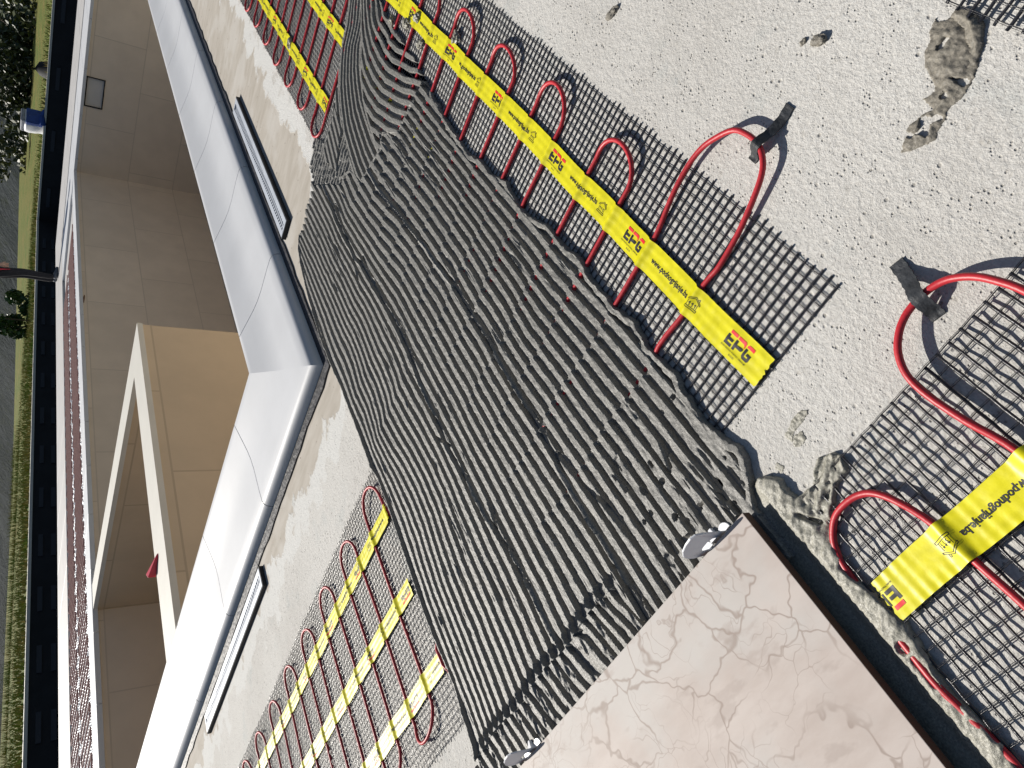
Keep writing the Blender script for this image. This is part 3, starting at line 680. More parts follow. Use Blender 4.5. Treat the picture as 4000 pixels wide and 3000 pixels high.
for k in range(0, len(xl) - 1):
    a, b = xl[k], xl[k + 1]; j1, j2 = rngc.uniform(-.004, .004), rngc.uniform(-.004, .004)
    if k % 2 == 0: path += [Vector(q) for q in arc((a, .665, 0), (b, .665, 0), (0, .042 + j1), 12, .0, .005)] + [Vector((b + j2, .5, .004)), Vector((b - j2, .35, .004)), Vector((b, .27, .0048))]
    else:
        path += [Vector(q) for q in arc((a, .225, 0), (b, .225, 0), (0, -.040 + j1), 14, -.05, .008)] + [Vector((b, .27, .0048)), Vector((b + j2, .35, .004)), Vector((b - j2, .5, .004))]
for i, q in enumerate(path):
    if in_mortar(q[0], q[1], .010) and not (q[0] > 1.35 and q[1] < .40):
        path[i] = Vector((q[0], q[1], -.004 if q[1] > .62 else .0002))
mb = MB(); mb.tube(path, CR, 10); mb.build('cable', M['cable'], m1, True)
XL = np.array([.502] + xl)
def hump1(x, y):
    d = np.min(np.abs(np.asarray(x)[..., None] - XL), -1); return .0052 + .0048 * np.exp(-(d / .0062) ** 2)
tape(m1, (3.55, .268), (-1, 0), 3.55 - .369, 3.55 - .434, hump1, seed=1)
def hump1b(x, y):
    x = np.asarray(x); d = np.min(np.abs(x[..., None] - XL), -1)
    return np.where(x > 1.85, hump1(x, y), .0006 + .0066 * np.exp(-(d / .0035) ** 2) * (vn(x * 8, x * 0, 77) > .80) * (vn(x * 8, np.asarray(y) * 120, 78) > .35))
tape(m1, (3.55, .444), (-1, 0), 3.55 - .60, 3.55 - 2.02, hump1b, seed=2)
tape(m1, (3.55, .614), (-1, 0), 3.55 - 1.845, 3.55 - 1.90, hump1, seed=3)
# ---- mat 3 (along y, lower left)
m3 = empty('heating_mat', (.415, 1.07, 0)); tag(m3, 'heating mat between the mortar edge and the lower left drain grate, with three yellow tapes', 'heating mat', 'heating mats')
def skip3(X, Y): return inpoly(X, Y, MORT) & (pdist(X, Y, MORT, True) > .004)
net(.418, .972, 1.055, 3.6, .0111, 'x', m3, .0016, .0013, seed=11, skip=skip3, z0=.0030, wave=.0011, warpx=.003)
yl = [1.056, 1.147, 1.235, 1.322, 1.409] + [1.409 + .0873 * k for k in range(1, 25)]
path = [Vector((.50, 1.066, -.002)), Vector((.515, 1.067, .005)), Vector((.545, 1.066, .006)), Vector((.565, 1.062, -.002)), Vector((.60, 1.05, -.006)), Vector((.82, 1.045, -.006)), Vector((.845, 1.052, .004)), Vector((.87, 1.056, .0065))]
for k in range(len(yl) - 1):
    a, b = yl[k], yl[k + 1]; j = rngc.uniform(-.004, .004)
    if k % 2 == 0: path += [Vector(q) for q in arc((.895, a + (.004 if k == 0 else 0), 0), (.895, b, 0), (.048 + j, -.008), 14, .0, .009)] + [Vector((.86, b, .0048)), Vector((.72, b + j, .0045)), Vector((.56, b, .0045))]
    else: path += [Vector(q) for q in arc((.49, a, 0), (.49, b, 0), (-.047 + j, .006), 14, 0, .009)] + [Vector((.56, b, .0045)), Vector((.72, b - j, .0045)), Vector((.86, b, .0048))]
mb = MB(); mb.tube(path, .0031, 10); mb.build('cable', M['cable'], m3, True)
YL = np.array(yl)
def hump3(x, y):
    d = np.min(np.abs(np.asarray(y)[..., None] - YL), -1); return .0058 + .0046 * np.exp(-(d / .0062) ** 2)
tape(m3, (.855, 1.052), (0, 1), 2.5, .182, hump3, seed=5, skew=-.012)
tape(m3, (.686, 1.074), (0, 1), 2.4, .006, hump3, seed=6, skew=-.018)
tape(m3, (.522, 1.070), (0, 1), 2.4, .116, hump3, seed=7, skew=-.018)
# ---- mat 2 (along y, bottom right)
m2 = empty('heating_mat', (.254, .34, 0)); tag(m2, 'heating mat in the bottom right corner of the photo, beside the laid tile', 'heating mat', 'heating mats')
def skip2(X, Y): return Y > .352
net(-.30, .2545, -.35, .352, .0138, 'x', m2, .0030, .0011, seed=21, skip=skip2, z0=.0040, wave=.0008, warpx=.0012, teeth=.001)
def P3(l): return [Vector(p) for p in l]
pa = P3([(-.3, .163, .006), (-.1, .165, .007), (.05, .164, .009), (.148, .163, .0095), (.194, .170, .014), (.231, .174, .015), (.254, .172, .016), (.272, .163, .016), (.284, .150, .015), (.291, .136, .013), (.293, .120, .0115), (.291, .106, .0115), (.284, .092, .013), (.270, .080, .016), (.252, .072, .018), (.225, .066, .018), (.16, .062, .014), (.05, .06, .009), (-.3, .06, .006)])
mb = MB(); mb.tube(smooth_path(pa, 4), .0034, 10)
pb = P3([(-.3, .249, .006), (-.05, .248, .007), (.05, .247, .0085), (.11, .250, .0088), (.156, .253, .0092), (.186, .260, .012), (.205, .270, .0115), (.2145, .283, .010), (.218, .299, .009), (.217, .315, .0075), (.210, .328, .006), (.199, .338, .005), (.18, .345, .004), (.15, .348, .0035), (.09, .350, .0055), (.06, .350, .0065), (.02, .346, .0045), (-.05, .342, .004), (-.3, .342, .004)])
mb.tube(smooth_path(pb, 4), .0034, 10); mb.build('cable', M['cable'], m2, True)
def hump2(x, y):
    return .0098 + .0060 * np.exp(-((np.asarray(y) - .2515) / .0075) ** 2) + .007 * np.exp(-((np.asarray(y) - .163) / .008) ** 2)
tape(m2, (.135, -.30), (0, 1), .335 + .30, .318 + .30, hump2, seed=8, wd=.0385)
# ---- mat 5 (top right corner)
m5 = empty('heating_mat', (.45, -.09, 0)); tag(m5, 'corner of a heating mat showing at the top right corner of the photo', 'heating mat', 'heating mats')
net(-.2, .452, -.40, -.0895, .0125, 'y', m5, .0034, .0010, seed=31, z0=.005, teeth=.004)
mb = MB(); mb.tube([(.352, -.4, .006), (.352, -.14, .008), (.338, -.118, .011), (.31, -.112, .011), (.28, -.125, .01), (.268, -.16, .007), (.268, -.4, .006)], .0033, 10); mb.build('cable', M['cable'], m5, True)
# ---- far terrace mats
for k, (ya, yb, lab) in enumerate(((5.98, 6.74, 'heating mat on the far terrace, the row next to the pool coping'), (6.84, 7.58, 'heating mat on the far terrace, the row next to the outer paving strip'))):
    e = empty('heating_mat', (2, ya, .0)); tag(e, lab, 'heating mat', 'heating mats')
    V, F_ = strands([np.stack([np.full(30, x), np.linspace(ya, yb, 30)], 1) for x in np.arange(2.4, 10.3, .036)], .007, .004, .0035, .014, seed=k)
    V2, F2 = strands([np.stack([np.linspace(2.4, 10.3, 240), np.full(240, y)], 1) for y in np.arange(ya, yb, .03)], .006, .004, .0035, .014, seed=k + 3)
    link('mesh', np_mesh('mesh', np.concatenate([V, V2]), np.concatenate([F_, F2 + len(V)])), M['steel_glint'], e)  # pale steel colour stands in for sun glints on the far mesh
    p = []; x = 2.4; s_ = 0
    while x < 10.3:
        p += [(x, ya + .06, .028), (x, yb - .06, .028), (x + .05, yb - .03, .03)] if s_ % 2 == 0 else [(x, yb - .06, .028), (x, ya + .06, .028), (x + .05, ya + .03, .03)]
        x += .1; s_ += 1
    mb = MB(); mb.tube(p, .007, 6); mb.build('cable', simple('pink_red_cable', (.30, .14, .12), .5) if k == 0 else bpy.data.materials['pink_red_cable'], e)
# ---- straps
def strap(path, wd, lab, seed):
    P = [Vector(p) for p in smooth_path([Vector(p) for p in path], 6)]; m_ = MB(); n = len(P); V = []; nw = 7
    d = (P[-1] - P[0]); d.z = 0; d.normalize(); nn = Vector((-d.y, d.x, 0))
    for layer in (0, 1):
        for i, p in enumerate(P):
            for j in range(nw):
                t = j / (nw - 1) - .5; q = p + nn * t * wd * (1 + .06 * math.sin(i * 1.7 + seed)); bz_ = .0009 * (float(vn(q.x * 260, q.y * 260, seed)) - .3)
                V.append((q.x, q.y, q.z + (bz_ if layer == 0 else -.0012)))
    f = []
    for i in range(n - 1):
        for j in range(nw - 1):
            a = i * nw + j; f.append((a, a + 1, a + nw + 1, a + nw)); b = n * nw + a; f.append((b, b + nw, b + nw + 1, b + 1))
        f.append((i * nw, (i + 1) * nw, n * nw + (i + 1) * nw, n * nw + i * nw)); f.append((i * nw + nw - 1, n * nw + i * nw + nw - 1, n * nw + (i + 1) * nw + nw - 1, (i + 1) * nw + nw - 1))
    for e_ in (0, n - 1):
        for j in range(nw - 1): a = e_ * nw + j; f.append((a, n * nw + a, n * nw + a + 1, a + 1))
    m_.add(V, f); o = m_.build('cable_strap', M['strap'], smooth=False, fixn=True); tag(o, lab, 'strap', 'black straps taping cable loops down')
strap([(.539, .045, .0016), (.5375, .060, .0025), (.5365, .076, .0085), (.536, .090, .0185), (.538, .098, .014), (.541, .104, .003), (.5425, .110, .0014)], .0125, 'narrow black strap over the cable end loop of the longest mat, by the concrete', 1)
strap([(.336, .107, .0016), (.322, .110, .004), (.308, .1125, .0105), (.296, .116, .0165), (.288, .118, .0145), (.279, .1205, .004), (.273, .122, .0014)], .0135, 'black strap holding the raised cable loop of the bottom right mat', 2)

# ================================================================ MORTAR
X1 = np.arange(.20, 1.02, .00155); X2 = np.arange(1.02, 2.02, .0025); xs = np.concatenate([X1, X2]); ys = np.arange(.30, 1.10, .00115)
X, Y = np.meshgrid(xs, ys, indexing='ij'); p = .0209
rows = [(.376, [(.35, 0), (.53, 0), (.6, .001), (.75, .004), (1.0, .002), (1.4, -.004)]),
        (.48, [(.35, -.002), (.735, 0), (.81, -.008), (.88, -.009), (.976, -.017), (1.04, -.019), (1.2, -.020), (1.4, -.018)]),
        (.62, [(.35, -.010), (.5, -.004), (.7, 0), (1.0, -.010), (1.17, -.006), (1.26, 0), (1.4, .016), (1.6, .01)]),
        (.71, [(.35, .006), (.6, .0), (1.0, 0), (1.142, 0), (1.264, .014), (1.337, .018), (1.429, .025), (1.505, .030), (1.583, .022)]),
        (.95, [(.35, .031), (.43, .024), (.516, .02), (.544, .019), (.602, .0165), (.659, .009), (.726, -.0045), (.792, -.006), (.865, 0), (.926, .011), (.993, .020), (1.019, .009), (1.079, -.002), (1.143, -.002), (1.208, -.014), (1.266, -.0155), (1.306, -.013), (1.58, -.010), (1.76, .0)]),
        (1.045, [(.35, .020), (.42, .012), (.6, .01), (.68, .004), (.76, 0), (.83, -.006), (.93, -.01), (1.07, -.004), (1.3, .003), (1.5, -.01), (1.6, -.02), (1.76, -.055)])]
Wr = [np.interp(X, [a for a, b in r[1]], [b for a, b in r[1]]) for r in rows]
Wd = Wr[0].copy()
for i in range(len(rows) - 1):
    t = np.clip((Y - rows[i][0]) / (rows[i + 1][0] - rows[i][0]), 0, 1); Wd = np.where(Y >= rows[i][0], Wr[i] * (1 - t) + Wr[i + 1] * t, Wd)
Wd += .0018 * fbm(X * 16, Y * 6, 5, 2)
u_main = (Y - .3765 - Wd) / p
# steps where the cable passes under the trowel
XLs = np.array([.5] + xl[:18]); nearest = X[..., None][..., 0] * 0
dd = np.full(X.shape, 9.); sg = np.zeros(X.shape)
for xc in XLs:
    xcw = xc + .004 * np.sin(Y * 30 + xc * 50); dl = X - xcw; m_ = np.abs(dl) < np.abs(dd); dd = np.where(m_, dl, dd)
over = (Y < .70)
u_main = u_main + np.where(over, .055 * np.clip(1 - np.abs(dd) / .044, 0, 1) * np.sign(dd) * (1 - sstep(.66, .70, Y)), 0)
YLs = np.array([.80, .885, .97])
s1 = .573 + .010 * np.sin(X * 5.5) + .012 * sstep(1.1, 1.4, X) + .004 * fbm(X * 20, X * 0, 8); s2 = .765 + .012 * np.sin(X * 9 + 1) + .006 * fbm(X * 18, X * 0, 9)
u_main += np.where(Y > s1, .30, 0) + np.where(Y > s2, .28, 0)
edge_n = .030 * fbm(X * 130, Y * 130, 12, 3) + .012 * fbm(X * 420, Y * 420, 13, 2)
def ridge(u, wdt=.27, soft=.045, en=None):
    t = u - np.floor(u); s_ = np.abs(t - .5) + (edge_n if en is None else en)
    return sstep(wdt + soft, wdt - soft, s_)
wmod = .275 + .025 * fbm(X * 7, Y * 14, 21, 3)
nearz = sstep(.50, .36, X) * sstep(.52, .44, Y); wmod = wmod + .12 * nearz * (.6 + .8 * fbm(X * 22, Y * 22, 23, 3))
rm = ridge(u_main, wmod)
top = .0102 + .0011 * fbm(X * 12, Y * 30, 30, 3)
# long tears on ridge tops
tear = sstep(.62, .80, fbm(X * 14, Y * 260, 31, 3) * .5 + .5) * sstep(.50, .70, fbm(X * 9, Y * 9, 32, 2) * .5 + .5)
base = .0014 + np.where(over, .0050 * np.exp(-(dd / .0032) ** 2), 0)
hm = base + (top - base) * rm - .0035 * tear * rm
# seams between trowel passes
for s_, sd_ in ((s1, 1), (s2, 2)):
    ds = Y - s_; act = sstep(.30, .62, vn(X * 7, X * 0 + 3, 50 + sd_) + .25)
    hm = hm + .0022 * np.exp(-((ds - .0075) / .0022) ** 2) * act - .0085 * np.exp(-(ds / .0022) ** 2) * act * (.6 + .4 * vn(X * 60, Y * 60, 55))
    hm = np.where((np.abs(ds - .004) < .003) & (vn(X * 40, X * 0, 60 + sd_) > .72), hm + .002, hm)
# far / near extra tears
for P_, dp in (([(1.592, .754), (1.50, .768), (1.393, .781), (1.329, .804)], .007), ([(1.347, .752), (1.249, .761), (1.109, .757)], .007), ([(.893, .802), (.820, .804), (.767, .775)], .008), ([(.615, .753), (.548, .768), (.457, .758)], .008), ([(.55, .571), (.486, .562), (.44, .548), (.356, .54)], .008), ([(1.40, .60), (1.328, .586), (1.253, .585), (1.128, .573)], .008), ([(.42, .42), (.39, .43)], .008), ([(.46, .50), (.42, .505)], .006)):
    dq = pdist(X, Y, P_) + .0012 * fbm(X * 90, Y * 90, 61); hm = hm - dp * sstep(.0040, .0008, dq)
hm = np.maximum(hm, .0008)
# block nearest the tile
xseam = .352 + .003 * np.sin(Y * 40)
un = (Y - .377 + .33 * (xseam - X) + .004 * fbm(X * 30, Y * 10, 70)) / p + .5 + .6 * sstep(.62, .70, Y) * (1 - sstep(.70, .74, Y))
rn = ridge(un, .27); hn = .0014 + .0078 * rn
tear2 = sstep(.55, .75, fbm(X * 40, Y * 120, 71, 3) * .5 + .5); hn -= .003 * tear2 * rn
nb = (X < xseam) & (Y > .60 + .25 * (X - .30)); hm = np.where(nb, hn, hm)
dk = np.abs(X - xseam - .004); kn = sstep(.0075, .002, dk + .0025 * fbm(X * 70, Y * 70, 73)) * (Y > .60)
tk = (u_main - np.floor(u_main)); hole = sstep(.0105, .0075, np.hypot(X - xseam - .010, (np.where(tk > .5, tk - 1, tk)) * p)) * (Y > .60)
hm = np.maximum(hm, kn * (.0085 + .002 * fbm(X * 60, Y * 60, 74))); hm = hm * (1 - hole) + .0012 * hole
# messy smeared corner by the tile's right corner
mc = sstep(.40, .345, X) * sstep(.50, .43, Y); hx = .006 + .0045 * fbm(X * 55 + Y * 20, Y * 75, 80, 3)
hm = hm * (1 - mc * .3) + np.maximum(hx, .001) * mc * .3 * 1.1; hm -= .0045 * sstep(.66, .78, fbm(X * 22, Y * 190, 82, 3) * .5 + .5) * mc
hole2 = sstep(.80, .88, vn(X * 70, Y * 120, 81)) * sstep(.52, .40, X) * sstep(.56, .46, Y); hm = hm * (1 - .8 * hole2)
# swirl region
BL = [(2.02, .27), (1.94, .33), (1.89, .38), (1.868, .41), (1.858, .46), (1.833, .497), (1.789, .543), (1.739, .575), (1.675, .607), (1.612, .624), (1.53, .642), (1.46, .650), (1.40, .652)]
MS = [(1.62, .70), (1.571, .652), (1.493, .637), (1.457, .563), (1.444, .533), (1.473, .513), (1.43, .49), (1.392, .473), (1.386, .451), (1.382, .419), (1.372, .395), (1.352, .35), (1.34, .30)]
SW = [(1.62, .70), (1.571, .652), (1.493, .637), (1.457, .563), (1.444, .533), (1.473, .513), (1.43, .49), (1.392, .473), (1.386, .451), (1.382, .419), (1.372, .395), (1.352, .33), (1.34, .24), (2.2, .24), (2.2, 1.2), (1.62, .705)]
insw = inpoly(X, Y, [(1.571, .652), (1.493, .637), (1.457, .563), (1.444, .533), (1.473, .513), (1.43, .49), (1.392, .473), (1.386, .451), (1.382, .419), (1.372, .395), (1.352, .33), (1.34, .24), (2.2, .24), (2.2, .80), (1.777, .800), (1.598, .704)])
ub = pdist(X, Y, BL) / .0200 + .25
FD = [(1.93, .26), (1.86, .30), (1.80, .345), (1.757, .385), (1.715, .425), (1.68, .46), (1.62, .497), (1.569, .515), (1.51, .53), (1.45, .545)]
right_of = inpoly(X, Y, FD + [(1.44, .545), (1.30, .54), (1.30, .2), (1.93, .2)])
f1 = np.interp(X, [1.34, 1.39, 1.443, 1.532, 1.601, 1.668, 1.724, 1.765, 1.81, 1.86], [.370, .384, .399, .415, .414, .404, .382, .358, .32, .27])
uf = (Y - f1 + .002 * fbm(X * 20, Y * 20, 90)) / .0222 + .5
hb = .0014 + .0088 * ridge(ub, .24); hf = .0014 + .0095 * ridge(uf, .27 + .04 * fbm(X * 15, Y * 15, 91))
fing = (Y < f1 - .028); hf = np.where(fing, hf * (.55 + .75 * vn(X * 26, Y * 26, 92)) - .0022, hf)
hs = np.where(right_of, hf, hb)
edgeb = pdist(X, Y, FD); hs = np.maximum(hs, np.where(edgeb < .004, .0108, 0))
fade = sstep(1.93, 1.85, X); hs = hs * (.35 + .65 * fade)
ul = (Y + .28 * (X - 1.7)) / p; lad = inpoly(X, Y, [(1.785, .585), (1.782, .62), (1.775, .70), (1.75, .716), (1.65, .697), (1.69, .634), (1.70, .60)])
hs = np.where(lad, .0012 + .009 * ridge(ul, .3), hs)
uc = (X + .12 * (Y - .7)) / .0185; cpz = inpoly(X, Y, [(1.785, .585), (1.9, .70), (1.88, .74), (1.86, .80), (1.777, .80), (1.598, .704), (1.57, .652), (1.60, .63), (1.70, .60)]) & ~lad
hs = np.where(cpz, .001 + .0058 * ridge(uc, .25, .07, edge_n * 1.6) * (.75 + .5 * vn(X * 70, Y * 70, 95)), hs)
hm = np.where(insw, hs, hm)
lip = pdist(X, Y, MS[:11]) + .0015 * fbm(X * 60, Y * 60, 96); hm = np.where(lip < .004, np.maximum(hm, .0085 + .0022 * fbm(X * 90, Y * 90, 97)), hm)
# outer boundary
jx = X + .0050 * fbm(X * 45, Y * 45, 100, 3); jy = Y + .0055 * fbm(X * 45 + 9, Y * 45, 101, 3)
jy2 = Y + .0012 * fbm(X * 60, Y * 60, 102, 2)
leftside = Y > .80; jx = np.where(leftside & (X < 1.70), X, jx); jy = np.where(leftside & (X < 1.70), jy2, jy)
inside = inpoly(jx, jy, MORT); db = pdist(jx, jy, MORT, True) * np.where(inside, 1, -1)
# thick smeared shoulder along the right boundary, thin crest along the left boundary
rb = pdist(jx, jy, RB[5:]); sh = sstep(.0125, .0085, rb + .0022 * fbm(X * 40, Y * 40, 103)) * inside * (X < 1.36); hm = np.maximum(hm, sh * (.0088 + .0018 * fbm(X * 35, Y * 70, 104, 3)))
lb = pdist(jx, jy, LB[3:24]); crest = sstep(.0042, .0020, np.abs(lb - .0015)) * inside * (X > .35); clear_ = sstep(.0165, .0135, lb) * inside * (X > .35) * (X < 1.78)
hm = hm * (1 - clear_) + .0012 * clear_; hm = np.maximum(hm, crest * (.0088 + .001 * fbm(X * 80, Y * 80, 105)))
hm = np.where(inside, hm, 0)
side_ = np.where(leftside, sstep(-.0005, .0008, db), sstep(-.0012, .0022, db))
H = hm * side_ + .0007 * fbm(X * 150, Y * 260, 110, 4) * (hm > .0005) + np.where(inside, 0, -.003)
# sink under the tile
under = (X < .2795) & (Y > .3824); H = np.where(under, np.minimum(H, .012), H)
keep = (H[:-1, :-1] > -.002) | (H[1:, :-1] > -.002) | (H[1:, 1:] > -.002) | (H[:-1, 1:] > -.002)
ids = np.arange(X.size).reshape(X.shape); Q = np.stack([ids[:-1, :-1], ids[1:, :-1], ids[1:, 1:], ids[:-1, 1:]], -1)[keep]
used = np.unique(Q); remap = np.full(X.size, -1); remap[used] = np.arange(len(used))
V = np.stack([X, Y, H], -1).reshape(-1, 3)[used]
mo_me = np_mesh('tile_adhesive', V, remap[Q], True); mo_me.set_sharp_from_angle(angle=math.radians(38)); mo = link('tile_adhesive', mo_me, M['mortar'])
tag(mo, 'wide bed of wet grey mortar combed into parallel ridges', 'mortar')
# ---- ridge of mortar along the tile's right side
OB = [(.303, .372), (.300, .352), (.294, .343), (.280, .336), (.259, .332), (.253, .317), (.262, .300), (.268, .287), (.262, .275), (.252, .268), (.238, .276), (.236, .295), (.221, .316), (.200, .335), (.181, .347), (.142, .338), (.096, .336), (.057, .346), (.015, .340), (-.010, .343), (-.35, .345), (-.35, .46), (.27, .46), (.290, .392)]
xs2 = np.arange(-.34, .315, .0014); ys2 = np.arange(.255, .42, .0014); X, Y = np.meshgrid(xs2, ys2, indexing='ij')
jx = X + .004 * fbm(X * 60, Y * 60, 200, 3); jy = Y + .005 * fbm(X * 60 + 5, Y * 60, 201, 3)
inside = inpoly(jx, jy, OB); db = pdist(jx, jy, OB, True) * np.where(inside, 1, -1)
band = sstep(.372, .355, Y + .004 * fbm(X * 30, Y * 10, 202)); thin = sstep(.325, .342, Y)
hh = (.0016 + band * (.0022 + .0050 * thin)) + .0022 * fbm(X * 110, Y * 110, 203, 3) * (.25 + .75 * band) + .0014 * fbm((X - Y) * 60, (X + Y) * 240, 204, 2) * band
hh += np.where(Y < .33, .0022 * ridge((X + .5 * Y) / .014, .25, .07, .08 * fbm(X * 120, Y * 120, 205)), 0)
cav = sstep(.0042, .0028, np.hypot((X - .100), (Y - .352) * 1.0) - .002) + sstep(.0035, .002, pdist(X, Y, [(.088, .3505), (.065, .3505)]))
hh = hh - .005 * np.clip(cav, 0, 1)
slot = sstep(.0030, .0012, pdist(X, Y, [(.243, .345), (.224, .333)])); hh -= .005 * slot
H = np.where(inside, np.maximum(hh, .0006), 0) * sstep(-.001, .0022, db) + np.where(inside, 0, -.003)
keep = (H[:-1, :-1] > -.002) | (H[1:, :-1] > -.002) | (H[1:, 1:] > -.002) | (H[:-1, 1:] > -.002)
ids = np.arange(X.size).reshape(X.shape); Q = np.stack([ids[:-1, :-1], ids[1:, :-1], ids[1:, 1:], ids[:-1, 1:]], -1)[keep]
used = np.unique(Q); remap = np.full(X.size, -1); remap[used] = np.arange(len(used))
M['mortar2'] = mat_mortar('greyish_mortar', (.245, .235, .19), .4, .7)
mo2 = link('mortar_smear', np_mesh('mortar_smear', np.stack([X, Y, H], -1).reshape(-1, 3)[used], remap[Q], True), M['mortar2'])
tag(mo2, 'rough line of squeezed out mortar along the right side of the laid tile', 'mortar')
# ---- splashes
def blob(poly, zmax, label, mat, seed, res=.0011, holes=.0, jit=.004, nf=90):
    P = np.array(poly); x0, y0 = P.min(0) - .012; x1, y1 = P.max(0) + .012
    X, Y = np.meshgrid(np.arange(x0, x1, res), np.arange(y0, y1, res), indexing='ij')
    jx = X + jit * fbm(X * nf, Y * nf, seed, 3); jy = Y + jit * fbm(X * nf + 7, Y * nf, seed + 1, 3)
    ins = inpoly(jx, jy, poly)
    if holes: ins &= ~(vn(X * 130, Y * 130, seed + 5) * .6 + vn(X * 60, Y * 60, seed + 6) * .4 > 1 - holes)
    db = pdist(jx, jy, poly, True); hh = zmax * (.25 + .75 * sstep(0, .012, db)) * (.45 + .8 * vn(X * 75, Y * 75, seed + 2)) + .0016 * fbm(X * 260, Y * 260, seed + 3, 3)
    H = np.where(ins, np.maximum(hh, .0004), -.002)
    keep = (H[:-1, :-1] > -.001) | (H[1:, :-1] > -.001) | (H[1:, 1:] > -.001) | (H[:-1, 1:] > -.001)
    ids = np.arange(X.size).reshape(X.shape); Q = np.stack([ids[:-1, :-1], ids[1:, :-1], ids[1:, 1:], ids[:-1, 1:]], -1)[keep]
    used = np.unique(Q); remap = np.full(X.size, -1); remap[used] = np.arange(len(used))
    o = link('mortar_splash', np_mesh('mortar_splash', np.stack([X, Y, H], -1).reshape(-1, 3)[used], remap[Q], True), mat); tag(o, label, 'mortar', 'dried mortar splashes on the concrete')
    return o
big = [(.453, -.072), (.44, -.077), (.426, -.078), (.408, -.070), (.396, -.060), (.389, -.045), (.386, -.031), (.387, -.016), (.383, -.003), (.382, .008), (.388, .017), (.402, .031), (.408, .018), (.409, .007), (.403, -.010), (.416, -.013), (.409, -.024), (.428, -.031), (.442, -.043), (.452, -.063)]
blob([tuple(v) for v in big], .0042, 'large comma-shaped splash of drying brown mortar on the concrete', M['drymortar'], 300, holes=.36)
blob([(.441, -.083), (.428, -.088), (.412, -.082), (.399, -.068), (.392, -.052), (.397, -.048), (.407, -.062), (.424, -.074), (.440, -.076)], .012, 'raised crumbly rim at the outer edge of the large brown splash', M['drymortar'], 310, jit=.002)
blob([(.309, .265), (.304, .274), (.305, .288), (.300, .301), (.309, .300), (.316, .285), (.315, .272)], .0018, 'small elongated grey splash between the longest mat and the tile', M['mortar2'], 320, jit=.003)
blob([(.300, .283), (.292, .286), (.290, .296), (.297, .302), (.303, .296)], .0016, 'small roundish grey splash next to the elongated one', M['mortar2'], 330, jit=.003)
blob([(.290, .322), (.286, .330), (.294, .335), (.299, .328)], .0018, 'tiny grey splash between the mortar bed and the mat corner', M['mortar2'], 335, jit=.003)
def pebble(px, py, s_, lab, mat):
    c_ = at(px, py, 0); m_ = bpy.data.meshes.new('crumb'); bm = bmesh.new(); bmesh.ops.create_icosphere(bm, subdivisions=3, radius=1)
    for v in bm.verts:
        k = 1 + .5 * float(fbm(np.float64(v.co.x * 2 + px), np.float64(v.co.y * 2 + v.co.z * 3), 7, 2)); v.co = Vector((v.co.x * s_[0], v.co.y * s_[1], v.co.z * s_[2])) * k
    bm.to_mesh(m_); bm.free(); o = link('mortar_crumb', m_, mat, loc=(c_[0], c_[1], s_[2] * .5)); o.rotation_euler = (0, 0, px); tag(o, lab, 'crumb', 'loose crumbs on the concrete')
pebble(3205, 160, (.0085, .005, .0045), 'brown mortar crumb on open concrete, left of the large splash', M['drymortar'])
pebble(2395, 52, (.010, .005, .004), 'dark crumb on open concrete near the top edge of the photo', M['drymortar'])
pebble(3140, 163, (.004, .003, .002), 'tiny crumb just left of the brown mortar crumb', M['drymortar'])
pebble(2508, 1352, (.0055, .0050, .0045), 'round pale mortar lump at the cable end beside the mortar bed', M['mortar2'])
pebble(1790, 150, (.012, .010, .008), 'mortar lump on the mesh inside the second cable loop from the top', M['mortar2'])
pebble(1640, 75, (.013, .010, .009), 'mortar lump splashed on the yellow tape near the top edge', M['mortar2'])
pebble(1142, 172, (.016, .014, .010), 'mortar lump beside the yellow tape twist of the far mat part', M['mortar2'])
pebble(1600, 95, (.014, .010, .010), 'mortar lump on the mesh left of the splashed tape', M['mortar2'])
pebble(1650, 175, (.012, .009, .008), 'ragged mortar lump on the mesh beside the ridged fingers', M['mortar2'])
pebble(1545, 85, (.016, .009, .010), 'ragged mortar lump between the ridged fingers and the tape', M['mortar2'])
# ---- yellow and red scraps showing in the grooves
sc_i = 0
